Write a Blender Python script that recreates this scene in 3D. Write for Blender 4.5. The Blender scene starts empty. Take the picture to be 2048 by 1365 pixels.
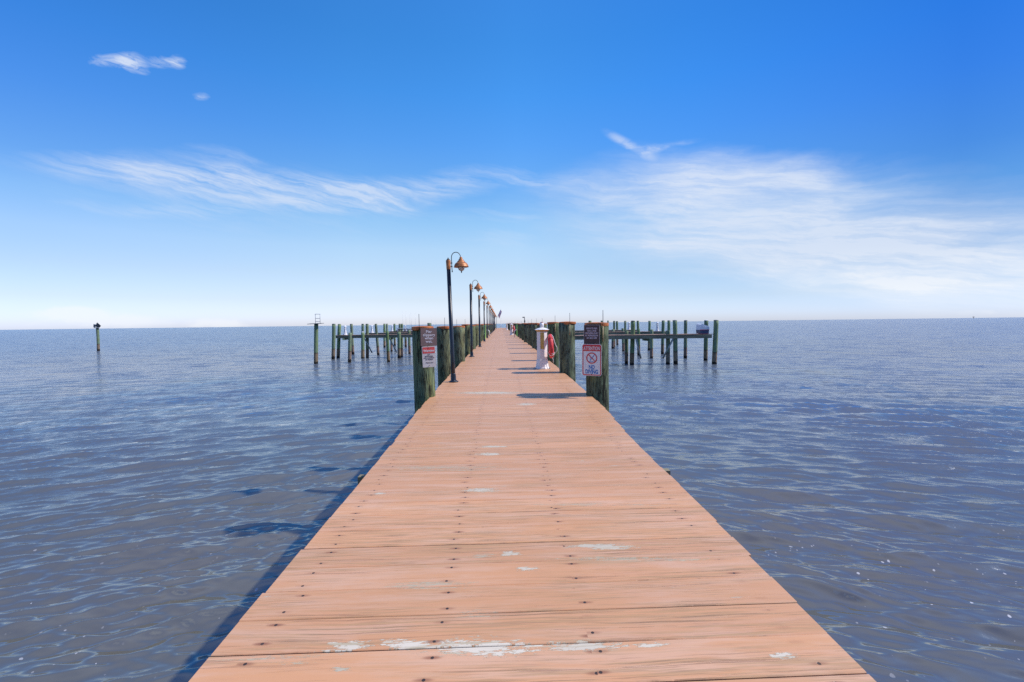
import bpy, bmesh, math, random
import numpy as np
from mathutils import Vector, Matrix, Euler

random.seed(7)
R = math.radians
sc = bpy.context.scene
col = sc.collection

# ------------------------------------------------------------------ camera
HC = 3.3                                   # eye above the water
FPX = 910.0
PITCH, YAW, ROLL = 2.20, -1.45, -0.70
cam_d = bpy.data.cameras.new('camera')
cam_d.sensor_width = 36.0
cam_d.lens = FPX / 2048 * 36
cam_d.clip_start = 0.05
cam_d.clip_end = 90000
cam = bpy.data.objects.new('camera', cam_d)
col.objects.link(cam)
CM = Matrix.Rotation(R(YAW), 3, 'Z') @ Matrix.Rotation(R(90 - PITCH), 3, 'X') @ Matrix.Rotation(R(ROLL), 3, 'Z')
cam.matrix_world = Matrix.Translation((0, 0, HC)) @ CM.to_4x4()
sc.camera = cam


def ray(px, py):
    return CM @ Vector(((px - 1024) / FPX, -(py - 682.5) / FPX, -1.0))


def at_y(px, py, Y):
    d = ray(px, py)
    return Vector((0, 0, HC)) + d * (Y / d.y)


def at_z(px, py, z):
    d = ray(px, py)
    return Vector((0, 0, HC)) + d * ((z - HC) / d.z)


def deck_z(Y):
    return HC - (1.04 + 0.27 * math.exp(-max(Y, 0.0) / 8.0))


def at_deck(px, py):
    z = deck_z(5)
    for _ in range(12):
        p = at_z(px, py, z)
        z = deck_z(p.y)
    return p


# ------------------------------------------------------------------ objects
def tag(o, label=None, cat=None, group=None, kind=None):
    if label: o['label'] = label
    if cat: o['category'] = cat
    if group: o['group'] = group
    if kind: o['kind'] = kind
    return o


def empty(name, loc=(0, 0, 0), rz=0.0):
    o = bpy.data.objects.new(name, None)
    o.empty_display_size = 0.1
    o.location = loc
    o.rotation_euler = (0, 0, rz)
    col.objects.link(o)
    return o


def copy_tree(o, parent=None):
    c = o.copy()
    col.objects.link(c)
    c.parent = parent
    for ch in list(o.children):
        copy_tree(ch, c)
    return c


class MB:
    def __init__(s):
        s.bm = bmesh.new()
        s.mi = 0

    def _fin(s, faces):
        for f in faces:
            f.material_index = s.mi

    def box(s, c, d, rot=None, bevel=0.0):
        r = bmesh.ops.create_cube(s.bm, size=1.0)
        vs = r['verts']
        M = Matrix.Translation(c) @ (rot.to_4x4() if rot is not None else Matrix.Identity(4)) @ Matrix.Diagonal((d[0], d[1], d[2], 1))
        bmesh.ops.transform(s.bm, matrix=M, verts=vs)
        fs = set(f for v in vs for f in v.link_faces)
        s._fin(fs)
        if bevel:
            es = list(set(e for v in vs for e in v.link_edges))
            bmesh.ops.bevel(s.bm, geom=es, offset=bevel, segments=2, affect='EDGES', profile=0.5)
        return s

    def lathe(s, prof, seg=24, c=(0, 0, 0), smooth=True, M=None, cap=True):
        rings = []
        c = Vector(c)
        for (r, z) in prof:
            ring = []
            for i in range(seg):
                a = 2 * math.pi * i / seg
                p = Vector((r * math.cos(a), r * math.sin(a), z))
                if M is not None: p = M @ p
                ring.append(s.bm.verts.new(c + p))
            rings.append(ring)
        for k in range(len(rings) - 1):
            for i in range(seg):
                j = (i + 1) % seg
                f = s.bm.faces.new((rings[k][i], rings[k][j], rings[k + 1][j], rings[k + 1][i]))
                f.smooth = smooth
                f.material_index = s.mi
        if cap:
            if prof[0][0] > 1e-5:
                f = s.bm.faces.new(list(reversed(rings[0]))); f.material_index = s.mi
            if prof[-1][0] > 1e-5:
                f = s.bm.faces.new(rings[-1]); f.material_index = s.mi
        return s

    def tube(s, pts, r, seg=10):
        pts = [Vector(p) for p in pts]
        rings = []
        prev = None
        for i, p in enumerate(pts):
            if i == 0: t = pts[1] - p
            elif i == len(pts) - 1: t = p - pts[i - 1]
            else: t = pts[i + 1] - pts[i - 1]
            t.normalize()
            if prev is None:
                n = t.orthogonal().normalized()
            else:
                n = (prev - t * prev.dot(t)).normalized()
            prev = n
            b = t.cross(n)
            rr = r[i] if isinstance(r, (list, tuple)) else r
            rings.append([s.bm.verts.new(p + (n * math.cos(2 * math.pi * k / seg) + b * math.sin(2 * math.pi * k / seg)) * rr) for k in range(seg)])
        for a in range(len(rings) - 1):
            for i in range(seg):
                j = (i + 1) % seg
                f = s.bm.faces.new((rings[a][i], rings[a][j], rings[a + 1][j], rings[a + 1][i]))
                f.smooth = True
                f.material_index = s.mi
        for rg in (list(reversed(rings[0])), rings[-1]):
            f = s.bm.faces.new(rg); f.material_index = s.mi
        return s

    def prism(s, poly, y0, y1, M=None):
        """poly in (x,z), extruded along y"""
        a = [Vector((p[0], y0, p[1])) for p in poly]
        b = [Vector((p[0], y1, p[1])) for p in poly]
        if M is not None:
            a = [M @ v for v in a]; b = [M @ v for v in b]
        va = [s.bm.verts.new(v) for v in a]
        vb = [s.bm.verts.new(v) for v in b]
        fs = [s.bm.faces.new(va), s.bm.faces.new(list(reversed(vb)))]
        n = len(poly)
        for i in range(n):
            j = (i + 1) % n
            fs.append(s.bm.faces.new((va[j], va[i], vb[i], vb[j])))
        s._fin(fs)
        return s

    def mesh(s, name, mats):
        bmesh.ops.recalc_face_normals(s.bm, faces=s.bm.faces)
        me = bpy.data.meshes.new(name)
        s.bm.to_mesh(me)
        s.bm.free()
        for m in (mats if isinstance(mats, (list, tuple)) else [mats]):
            me.materials.append(m)
        return me

    def build(s, name, mats, parent=None, loc=(0, 0, 0)):
        o = bpy.data.objects.new(name, s.mesh(name, mats))
        col.objects.link(o)
        o.parent = parent
        o.location = loc
        return o


# ------------------------------------------------------------------ materials
class NT:
    def __init__(s, nt):
        s.nt = nt

    def n(s, t, ins=None, **kw):
        nd = s.nt.nodes.new(t)
        for k, v in kw.items():
            setattr(nd, k, v)
        for k, v in (ins or {}).items():
            s.set(nd, k, v)
        return nd

    def set(s, nd, k, v):
        if isinstance(v, bpy.types.NodeSocket):
            s.nt.links.new(v, nd.inputs[k])
        elif isinstance(v, bpy.types.Node):
            s.nt.links.new(v.outputs[0], nd.inputs[k])
        else:
            nd.inputs[k].default_value = v

    def math(s, op, a, b=None, c=None, clamp=False):
        nd = s.n('ShaderNodeMath', operation=op, use_clamp=clamp)
        s.set(nd, 0, a)
        if b is not None: s.set(nd, 1, b)
        if c is not None: s.set(nd, 2, c)
        return nd.outputs[0]

    def vmul(s, v, m):
        nd = s.n('ShaderNodeVectorMath', operation='MULTIPLY')
        s.set(nd, 0, v); s.set(nd, 1, m)
        return nd.outputs[0]

    def vadd(s, v, m):
        nd = s.n('ShaderNodeVectorMath', operation='ADD')
        s.set(nd, 0, v); s.set(nd, 1, m)
        return nd.outputs[0]

    def noise(s, v, scale, detail=4, rough=0.55, dist=0.0):
        nd = s.n('ShaderNodeTexNoise', {'Scale': scale, 'Detail': detail, 'Roughness': rough, 'Distortion': dist})
        s.set(nd, 'Vector', v)
        return nd.outputs[0]

    def mr(s, v, a, b, c=0.0, d=1.0, smooth=True):
        nd = s.n('ShaderNodeMapRange', {'From Min': a, 'From Max': b, 'To Min': c, 'To Max': d})
        nd.interpolation_type = 'SMOOTHSTEP' if smooth else 'LINEAR'
        s.set(nd, 'Value', v)
        return nd.outputs[0]

    def mix(s, f, a, b, blend='MIX'):
        nd = s.n('ShaderNodeMix', data_type='RGBA', blend_type=blend)
        s.set(nd, 0, f)
        s.set(nd, 6, a if not isinstance(a, tuple) else (*a, 1) if len(a) == 3 else a)
        s.set(nd, 7, b if not isinstance(b, tuple) else (*b, 1) if len(b) == 3 else b)
        return nd.outputs[2]

    def bump(s, h, strength=0.3, dist=0.01, normal=None):
        nd = s.n('ShaderNodeBump', {'Strength': strength, 'Distance': dist})
        s.set(nd, 'Height', h)
        if normal is not None: s.set(nd, 'Normal', normal)
        return nd.outputs[0]


def new_mat(name):
    m = bpy.data.materials.new(name)
    m.use_nodes = True
    t = NT(m.node_tree)
    p = m.node_tree.nodes['Principled BSDF']
    return m, t, p


def simple(name, c, rough=0.5, metal=0.0, var=0.12, scale=12.0, bump=0.1, dirt=None, spec=0.5, stretch=(1, 1, 1)):
    m, t, p = new_mat(name)
    tc = t.n('ShaderNodeTexCoord').outputs['Object']
    v = t.vmul(tc, stretch)
    nz = t.noise(v, scale, 5)
    dk = tuple(x * (1 - var) for x in c)
    lt = tuple(min(1, x * (1 + var)) for x in c)
    cc = t.mix(t.mr(nz, .3, .7), dk, lt)
    if dirt:
        n2 = t.noise(t.vadd(v, (3.1, 7.7, 1.3)), scale * .45, 6, .65)
        cc = t.mix(t.mr(n2, .55, .72, 0, .75), cc, dirt)
    t.set(p, 'Base Color', cc)
    t.set(p, 'Roughness', t.mr(nz, .2, .8, max(.03, rough - .08), min(1, rough + .08)))
    p.inputs['Metallic'].default_value = metal
    p.inputs['Specular IOR Level'].default_value = spec
    if bump:
        t.set(p, 'Normal', t.bump(t.noise(v, scale * 5, 4), bump, .004))
    return m


def pile_material(name, tint, dark, streak=1.0):
    m, t, p = new_mat(name)
    tc = t.n('ShaderNodeTexCoord').outputs['Object']
    oi = t.n('ShaderNodeObjectInfo')
    rnd = oi.outputs['Random']
    off = t.n('ShaderNodeCombineXYZ')
    t.set(off, 0, t.math('MULTIPLY', rnd, 31.0)); t.set(off, 1, t.math('MULTIPLY', rnd, 17.0)); t.set(off, 2, t.math('MULTIPLY', rnd, 53.0))
    v = t.vadd(tc, off.outputs[0])
    st = t.noise(t.vmul(v, (1, 1, .13)), 26, 9, .72)          # long vertical grain
    st2 = t.noise(t.vmul(v, (1, 1, .05)), 90, 5, .6)
    bl = t.noise(t.vmul(v, (1, 1, .35)), 5.5, 6, .62)          # stains
    bl2 = t.noise(t.vmul(v, (1, 1, .25)), 11, 7, .7, .4)
    olive = (tint[0] * 1.08 + .02, tint[1] * .98 + .01, tint[2] * .72)
    pale = (tint[0] * 1.7 + .05, tint[1] * 1.45 + .04, tint[2] * 1.5 + .03)
    c = t.mix(t.mr(bl, .38, .64), tint, olive)
    c = t.mix(t.mr(t.math('MULTIPLY', st, t.math('ADD', bl2, .5)), .50, .66, 0, .75), c, pale)
    c = t.mix(t.mr(st2, .50, .62, 0, min(1, .8 * streak)), c, dark)
    c = t.mix(t.mr(t.math('ADD', t.math('MULTIPLY', bl2, .6), t.math('MULTIPLY', st, .4)), .475, .585, 0, min(1, .78 * streak)), c, dark)
    vo = t.n('ShaderNodeTexVoronoi', {'Scale': 3.2}, feature='F1')
    t.set(vo, 'Vector', t.vmul(v, (1.6, 1.6, .55)))
    c = t.mix(t.mr(vo.outputs['Distance'], .04, .09, .55, 0), c, (.05, .035, .02))
    # tide marks: height above the water
    geo = t.n('ShaderNodeNewGeometry')
    sep = t.n('ShaderNodeSeparateXYZ'); t.set(sep, 0, geo.outputs['Position'])
    z = t.math('ADD', sep.outputs[2], t.math('MULTIPLY_ADD', t.noise(t.vmul(v, (1, 1, .5)), 9, 4), .35, -.17))
    z = t.math('ADD', z, t.math('MULTIPLY_ADD', rnd, .2, -.1))
    brown = t.mix(t.mr(st, .4, .65), (.17, .115, .075), (.34, .25, .17))
    c = t.mix(t.mr(z, .92, 1.0, 1, 0), c, t.mix(t.mr(z, .78, .98, 0, .8), brown, (.035, .032, .025)))
    c = t.mix(t.mr(z, .16, .24, 1, 0), c, (.018, .015, .012))
    hv = t.n('ShaderNodeHueSaturation', {'Hue': .5})
    t.set(hv, 'Hue', t.math('MULTIPLY_ADD', t.math('FRACT', t.math('MULTIPLY', rnd, 7.3)), .05, .47))
    t.set(hv, 'Value', t.math('MULTIPLY_ADD', t.math('FRACT', t.math('MULTIPLY', rnd, 13.7)), .35, .82))
    t.set(hv, 'Saturation', t.math('MULTIPLY_ADD', t.math('FRACT', t.math('MULTIPLY', rnd, 3.9)), .4, .8))
    t.set(hv, 'Color', c)
    t.set(p, 'Base Color', hv.outputs[0])
    p.inputs['Roughness'].default_value = .88
    p.inputs['Specular IOR Level'].default_value = .25
    h = t.math('ADD', t.math('MULTIPLY', st, .7), t.math('ADD', t.math('MULTIPLY', st2, .5), t.math('MULTIPLY', bl2, .6)))
    t.set(p, 'Normal', t.bump(h, .8, .02))
    return m


M_pile = pile_material('weathered green pile', (.150, .195, .122), (.015, .016, .011), 1.35)
M_pile_far = pile_material('green dock pile', (.185, .275, .175), (.05, .055, .035), .6)
M_pile_bright = simple('bright green pile', (.25, .62, .14), .7, var=.2, scale=9, stretch=(1, 1, .1), dirt=(.14, .3, .1))
M_cap = simple('rusty orange cap', (.50, .155, .045), .6, var=.35, scale=9, dirt=(.12, .05, .03), bump=.4, spec=.3)
M_rod = simple('thin steel rod', (.09, .095, .10), .5, .4, bump=0)
M_cable = simple('pale cable', (.55, .42, .25), .6, bump=0)
M_pole = simple('navy black pole paint', (.012, .017, .028), .32, var=.3, scale=4)
M_copper = simple('aged copper', (.44, .165, .055), .5, .25, var=.3, scale=14, dirt=(.17, .075, .04), bump=.25)
M_bronze = simple('dark bronze', (.075, .075, .07), .42, .6, var=.2)
M_white = simple('white plastic', (.84, .80, .77), .4, var=.05, scale=5, bump=.05, dirt=(.68, .67, .68))
M_whitew = simple('chalky white paint', (.8, .8, .82), .6, var=.08, scale=6, dirt=(.5, .47, .44))
M_amber = simple('amber ribbed lens', (.62, .40, .10), .25, var=.25, scale=40, stretch=(1, 1, .2), bump=.3)
M_redcap = simple('red cap', (.35, .02, .05), .5)
M_ring = simple('red life ring', (.72, .055, .06), .55, var=.18, scale=16, bump=.2)
M_rope = simple('white rope', (.78, .72, .68), .8, scale=60)
M_brownsign = simple('mauve brown sign', (.215, .145, .13), .45, var=.04, bump=.02)
M_darksign = simple('dark maroon sign', (.055, .022, .024), .4, var=.08, bump=.02)
M_signwhite = simple('sign white', (.80, .80, .78), .4, var=.03, bump=0)
M_warnwhite = simple('aged sign white', (.66, .63, .60), .5, var=.06, bump=0)
M_signred = simple('sign red', (.62, .035, .045), .4, var=.05, bump=0)
M_warnred = simple('faded sign red', (.72, .10, .09), .45, var=.05, bump=0)
M_signblue = simple('sign blue', (.025, .17, .47), .4, var=.05, bump=0)
M_ink = simple('dark ink', (.05, .045, .045), .5, bump=0)
M_letter = simple('pale lettering', (.78, .76, .78), .5, var=.02, bump=0)
M_letterdim = simple('lilac lettering', (.60, .52, .58), .5, var=.02, bump=0)
M_beam = simple('weathered grey green beam', (.22, .20, .135), .85, var=.35, scale=5, stretch=(.15, 1, 1), dirt=(.10, .075, .05), bump=.4, spec=.2)
M_beamgreen = simple('green treated timber', (.15, .225, .15), .85, var=.25, scale=5, stretch=(.15, 1, 1), dirt=(.08, .09, .05), spec=.2)
M_docktop = simple('worn dock boards', (.36, .235, .175), .85, var=.3, scale=3, stretch=(2, .3, 1), dirt=(.18, .09, .06), spec=.2)
M_brace = simple('bleached brace timber', (.42, .42, .38), .85, var=.2, scale=6)
M_navy = simple('navy hull paint', (.025, .045, .12), .35, var=.2)
M_canvas = simple('white boat cover', (.76, .76, .80), .8, var=.08, scale=8, bump=.3)
M_greyboard = simple('grey weathered board', (.22, .22, .22), .8, var=.25, scale=8)
M_darkboard = simple('dark day board', (.06, .06, .065), .7, var=.3, scale=10)
M_steel = simple('grey galvanised tube', (.28, .31, .36), .45, .3, bump=0)
M_screw = simple('rusted bolt', (.06, .035, .022), .8, bump=.2)

M_glass, t, p = new_mat('clear lamp glass')
p.inputs['Base Color'].default_value = (.9, .93, .95, 1)
p.inputs['Roughness'].default_value = .12
p.inputs['Transmission Weight'].default_value = .35
p.inputs['IOR'].default_value = 1.3


# deck ---------------------------------------------------------------------
PITCHP = 0.198
EDGE_L, EDGE_R = -1.10, 1.335
SKEW = math.tan(R(0.55))
ROWS = [at_deck(637, 1136).x, at_deck(905, 1115).x, at_deck(1140, 1122).x, at_deck(1457, 1136).x]


def deck_material():
    m, t, p = new_mat('peeling salmon deck paint')
    uv = t.n('ShaderNodeUVMap', uv_map='plank').outputs[0]
    su = t.n('ShaderNodeSeparateXYZ'); t.set(su, 0, uv)
    pid, fv = su.outputs[0], su.outputs[1]
    tc = t.n('ShaderNodeTexCoord').outputs['Object']
    sx = t.n('ShaderNodeSeparateXYZ'); t.set(sx, 0, tc)
    X, Y = sx.outputs[0], sx.outputs[1]
    wn = t.n('ShaderNodeTexWhiteNoise', noise_dimensions='1D'); t.set(wn, 'W', pid)
    wc = t.n('ShaderNodeSeparateColor'); t.set(wc, 0, wn.outputs['Color'])
    r1, r2, r3 = wc.outputs
    # plank space
    pv = t.n('ShaderNodeCombineXYZ'); t.set(pv, 0, X); t.set(pv, 1, t.math('MULTIPLY', fv, PITCHP)); t.set(pv, 2, t.math('MULTIPLY', pid, 3.37))
    P = pv.outputs[0]
    wv = t.n('ShaderNodeCombineXYZ'); t.set(wv, 0, 0.0); t.set(wv, 1, t.math('MULTIPLY_ADD', t.noise(t.vmul(P, (1.1, 4, 1)), 1.0, 3), .05, -.025))
    PW = t.vadd(P, wv.outputs[0])
    paint = t.mix(r1, (.665, .325, .148), (.60, .303, .150))
    paint = t.mix(t.mr(r2, 0, 1, 0, .45), paint, (.555, .27, .130))
    big = t.noise(t.vmul(tc, (.8, .8, 1)), 1.3, 5)
    paint = t.mix(t.mr(big, .35, .7, 0, .4), paint, (.68, .345, .175))
    foot = t.noise(t.vmul(PW, (1.6, 13, .4)), 1.0, 7, .65)
    paint = t.mix(t.mr(foot, .42, .66, 0, .65), paint, (.66, .40, .26))
    paint = t.mix(1.0, paint, t.mix(t.math('FRACT', t.math('MULTIPLY', r3, 5.7)), (.93, .92, .91), (1.09, 1.10, 1.11)), 'MULTIPLY')
    # worn grain showing tan wood through the paint
    g1 = t.noise(t.vmul(PW, (2.2, 95, 1)), 1.0, 7, .62)
    g2 = t.noise(t.vmul(PW, (5.5, 240, 1)), 1.0, 5, .6)
    wear = t.noise(t.vmul(P, (.9, 7, 1)), 1.0, 5, .6)
    wearm = t.math('ADD', t.mr(wear, .38, .60), t.mr(r3, .45, 1.0, 0, .6), clamp=True)
    tan = t.mix(t.mr(g2, .4, .6), (.46, .27, .12), (.33, .21, .11))
    c = t.mix(t.math('MULTIPLY', t.mr(g1, .46, .58), t.math('MULTIPLY', wearm, .62)), paint, tan)
    # thin dark cracks
    g3 = t.noise(t.vmul(t.vadd(PW, (5, 0, 2)), (1.3, 75, 1)), 1.0, 6, .6)
    crack = t.math('MULTIPLY', t.mr(g3, .605, .64), t.math('MULTIPLY_ADD', wearm, .7, .3))
    c = t.mix(t.math('MULTIPLY', crack, .45), c, (.20, .095, .05))
    fine = t.math('MULTIPLY', t.mr(g2, .55, .65), t.math('MULTIPLY', wearm, .38))
    c = t.mix(fine, c, (.20, .10, .055))
    # random small peels
    pn = t.noise(t.vmul(t.vadd(P, (11, 3, 5)), (3.2, 26, 1)), 1.0, 8, .66, .15)
    pm = t.noise(t.vmul(tc, (1, 1, 1)), 1.15, 3)
    small = t.mr(t.math('ADD', pn, t.math('MULTIPLY', pm, .25)), .83, .845)
    # the large bare patches, at their places on the deck
    patches = [  # px0, px1, py, half height px, whiteness
        (478, 622, 1318, 11, .35), (662, 742, 1294, 9, .9), (768, 862, 1291, 9, 1.), (872, 1066, 1296, 15, 1.),
        (1088, 1250, 1293, 9, .8), (1270, 1330, 1291, 4, .9), (1540, 1590, 1312, 5, .9), (915, 1000, 1228, 7, .3),
        (928, 992, 981, 3.5, .7), (958, 1000, 909, 2.4, .8), (1158, 1258, 1093, 5, .6), (1030, 1068, 1138, 4, .8),
        (1005, 1036, 1107, 4, .7), (795, 950, 1170, 9, .18), (926, 1035, 786, 2.2, .7), (1035, 1070, 809, 1.8, .8),
        (800, 1010, 937, 5, .15), (1105, 1300, 1010, 3, .3), (750, 770, 988, 1.6, .7), (1130, 1420, 1118, 4, .12),
        (660, 700, 1340, 4, .5), (945, 985, 1110, 6, .25), (960, 1010, 894, 1.5, .7), (860, 900, 1400, 9, .5),
    ]
    pn2 = t.noise(t.vmul(PW, (6, 42, 1)), 1.0, 10, .74)
    pn3 = t.noise(t.vmul(PW, (26, 130, 1)), 1.0, 6, .7)
    pnn = t.math('ADD', t.math('MULTIPLY_ADD', pn2, 3.4, -1.7), t.math('MULTIPLY_ADD', pn3, 4.4, -2.2))
    bare, whit = None, None
    for (x0, x1, py, hh, wh) in patches:
        a, b, cc, dd = at_deck(x0, py), at_deck(x1, py), at_deck((x0 + x1) / 2, py - hh), at_deck((x0 + x1) / 2, py + hh)
        mid = (a + b) / 2
        mp = t.n('ShaderNodeMapping', vector_type='TEXTURE')
        mp.inputs['Location'].default_value = (mid.x, (cc.y + dd.y) / 2, 0)
        mp.inputs['Rotation'].default_value = (0, 0, math.atan2(b.y - a.y, b.x - a.x))
        mp.inputs['Scale'].default_value = ((b.x - a.x) / 2, abs(cc.y - dd.y) / 2, 1000)
        t.set(mp, 0, tc)
        ln = t.n('ShaderNodeVectorMath', operation='LENGTH'); t.set(ln, 0, mp.outputs[0])
        v = t.math('ADD', pnn, ln.outputs['Value'])
        k = t.mr(v, .98, 1.01, 1, 0)
        if wh < .4: k = t.math('MULTIPLY', k, t.mr(t.math('ADD', t.math('MULTIPLY', g1, .5), t.math('MULTIPLY', pn3, .5)), .47, .53))
        bare = k if bare is None else t.math('MAXIMUM', bare, k)
        kw = t.math('MULTIPLY', t.mr(v, .80, .84, 1, 0), wh)
        whit = kw if whit is None else t.math('MAXIMUM', whit, kw)
    bare = t.math('MAXIMUM', bare, small)
    whit = t.math('MAXIMUM', whit, t.math('MULTIPLY', small, .55))
    woodc = t.mix(t.mr(g1, .42, .62), (.32, .25, .15), (.50, .41, .27))
    woodc = t.mix(t.math('MULTIPLY', whit, t.mr(g1, .62, .50, 0, 1)), woodc, (.72, .62, .48))
    c = t.mix(bare, c, woodc)
    # nails: two per joist on each plank, rusty
    sdx = t.math('SUBTRACT', X, ROWS[0])
    for rx in ROWS[1:]:
        d = t.math('SUBTRACT', X, rx)
        k_ = t.math('LESS_THAN', t.math('ABSOLUTE', d), t.math('ABSOLUTE', sdx))
        sdx = t.math('ADD', sdx, t.math('MULTIPLY', t.math('SUBTRACT', d, sdx), k_))
    wob = t.n('ShaderNodeTexWhiteNoise', noise_dimensions='2D')
    cv = t.n('ShaderNodeCombineXYZ'); t.set(cv, 0, pid); t.set(cv, 1, t.math('ADD', t.math('ROUND', t.math('MULTIPLY', X, 1.5)), t.math('GREATER_THAN', fv, .5)))
    t.set(wob, 'Vector', cv.outputs[0])
    ws = t.n('ShaderNodeSeparateColor'); t.set(ws, 0, wob.outputs['Color'])
    dxx = t.math('ADD', sdx, t.math('MULTIPLY_ADD', ws.outputs[0], .05, -.025))
    dv = t.math('MULTIPLY', t.math('SUBTRACT', t.math('ABSOLUTE', t.math('SUBTRACT', fv, .5)), t.math('MULTIPLY_ADD', ws.outputs[1], .14, .20)), PITCHP)
    d2 = t.math('SQRT', t.math('ADD', t.math('POWER', dxx, 2), t.math('POWER', dv, 2)))
    st = t.math('SQRT', t.math('ADD', t.math('POWER', t.math('MULTIPLY', dxx, .25), 2), t.math('POWER', dv, 2)))
    stain = t.math('MULTIPLY', t.mr(st, .003, .013, 1, 0), t.mr(ws.outputs[2], .2, .9, .2, .95))
    c = t.mix(stain, c, (.30, .12, .06))
    nail = t.math('MULTIPLY', t.mr(d2, .005, .0085, 1, 0), t.mr(ws.outputs[2], .12, .2))
    c = t.mix(nail, c, (.05, .028, .018))
    t.set(p, 'Base Color', c)
    t.set(p, 'Roughness', t.mr(g1, .3, .7, .40, .60))
    p.inputs['Specular IOR Level'].default_value = .55
    h = t.math('ADD', t.math('MULTIPLY', g1, .5), t.math('MULTIPLY', g2, .25))
    h = t.math('SUBTRACT', h, t.math('ADD', t.math('MULTIPLY', crack, .9), t.math('ADD', t.math('MULTIPLY', bare, .25), t.math('MULTIPLY', nail, 1.2))))
    t.set(p, 'Normal', t.bump(h, .45, .0035))
    return m


M_deck = deck_material()


# ------------------------------------------------------------------ pier
def build_pier():
    root = empty('wooden_pier', (0, 0, 0))
    tag(root, 'long salmon painted plank pier running straight out over the water', 'pier')
    bm = bmesh.new()
    uvl = bm.loops.layers.uv.new('plank')
    y = -5.0
    k = 0
    while y < 112:
        w = PITCHP
        gap = random.choice([.002, .0025, .003, .004, .006]) if y < 20 else .005
        sh_ = -.032 * min(1, max(0, (3.0 - y) / 1.4))
        wd = min(1, max(0, (y - 4.0) / 2.6)); wd = wd * wd * (3 - 2 * wd)
        el = EDGE_L - .035 * wd + sh_ + random.uniform(-.008, .008)
        er = EDGE_R - .01 + .095 * wd + sh_ + random.uniform(-.008, .008)
        dsk = random.uniform(-.0012, .0012)
        dz = random.uniform(-.0015, .0015)
        seg = 1
        z0 = deck_z(y) + dz
        z1 = deck_z(y + w) + dz
        ya, yb = y + gap / 2, y + w - gap / 2

        def V(x, yy, z):
            return bm.verts.new((x, yy + x * (SKEW + dsk), z))
        ch = .003
        th = .038
        prof = [(ya, z0 - th), (ya, z0 - ch), (ya + ch, z0), (yb - ch, z1), (yb, z1 - ch), (yb, z1 - th)]
        nx = 9
        rows = []
        wob = [random.uniform(-.0012, .0012) if y < 14 else 0 for _ in range(nx)]
        for i in range(nx):
            x = el + (er - el) * i / (nx - 1)
            rows.append([V(x, a + (wob[i] if j >= 3 else wob[i] * .5), zz) for j, (a, zz) in enumerate(prof)])
        fs = []
        for i in range(nx - 1):
            for j in range(6):
                jj = (j + 1) % 6
                f = bm.faces.new((rows[i][j], rows[i][jj], rows[i + 1][jj], rows[i + 1][j]))
                for lp in f.loops:
                    jv = rows[i].index(lp.vert) if lp.vert in rows[i] else rows[i + 1].index(lp.vert)
                    lp[uvl].uv = (k, 0.02 if jv <= 2 else 0.98)
        for rw in (rows[0], list(reversed(rows[-1]))):
            f = bm.faces.new(rw)
            for lp in f.loops:
                lp[uvl].uv = (k, 0.5)
        y += w
        k += 1
    bmesh.ops.recalc_face_normals(bm, faces=bm.faces)
    me = bpy.data.meshes.new('decking')
    bm.to_mesh(me); bm.free()
    me.materials.append(M_deck)
    o = bpy.data.objects.new('decking', me)
    col.objects.link(o); o.parent = root
    # joists under the nail rows, beams at each pile pair
    for rx in ROWS:
        mb = MB()
        ys = [-5, -2, 0, 1, 2, 3, 4, 6, 8, 11, 15, 20, 30, 50, 80, 112]
        for a, b in zip(ys[:-1], ys[1:]):
            za, zb = deck_z(a) - .05, deck_z(b) - .05
            L = math.hypot(b - a, zb - za)
            mb.box(((rx), (a + b) / 2, (za + zb) / 2 - .11), (.07, L, .22), Matrix.Rotation(math.atan2(zb - za, b - a), 3, 'X'))
        mb.build('joist', M_beam, root)
    for i in range(-1, 35):
        Yp = 7.3 + 3.05 * i
        MB().box((.13, Yp + .24, deck_z(Yp) - .41), (3.1, .08, .24)).build('cross_beam', M_beam, root)
    return root


build_pier()


def pile_mesh(name, length, r, mat, seed, rows=26, seg=32):
    """tapered, slightly lumpy log; origin at its foot"""
    rs = random.Random(seed)
    ph = [rs.uniform(0, 6.28) for _ in range(12)]
    mb = MB()
    prev = None
    for i in range(rows + 1):
        z = length * i / rows
        ring = []
        for j in range(seg):
            a = 2 * math.pi * j / seg
            rr = r * (1.05 - .05 * i / rows)
            rr *= 1 + .012 * math.sin(2 * a + ph[0] + z * .8) + .010 * math.sin(3 * a + ph[1] - z * 1.3) + .008 * math.sin(5 * a + ph[2] + z * 2.0) + .006 * math.sin(11 * a + ph[3] + .6 * z)
            cr = math.sin(a * .5 + ph[5]) ** 40          # one drying crack
            rr -= .012 * cr * (r / .17)
            bx = .012 * math.sin(z * .9 + ph[6]); by = .01 * math.sin(z * 1.1 + ph[7])
            ring.append(mb.bm.verts.new((bx + rr * math.cos(a), by + rr * math.sin(a), z)))
        if prev:
            for j in range(seg):
                f = mb.bm.faces.new((prev[j], prev[(j + 1) % seg], ring[(j + 1) % seg], ring[j]))
                f.smooth = True
        else:
            mb.bm.faces.new(list(reversed(ring)))
        prev = ring
    mb.bm.faces.new(prev)
    return mb.mesh(name, mat)


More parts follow.
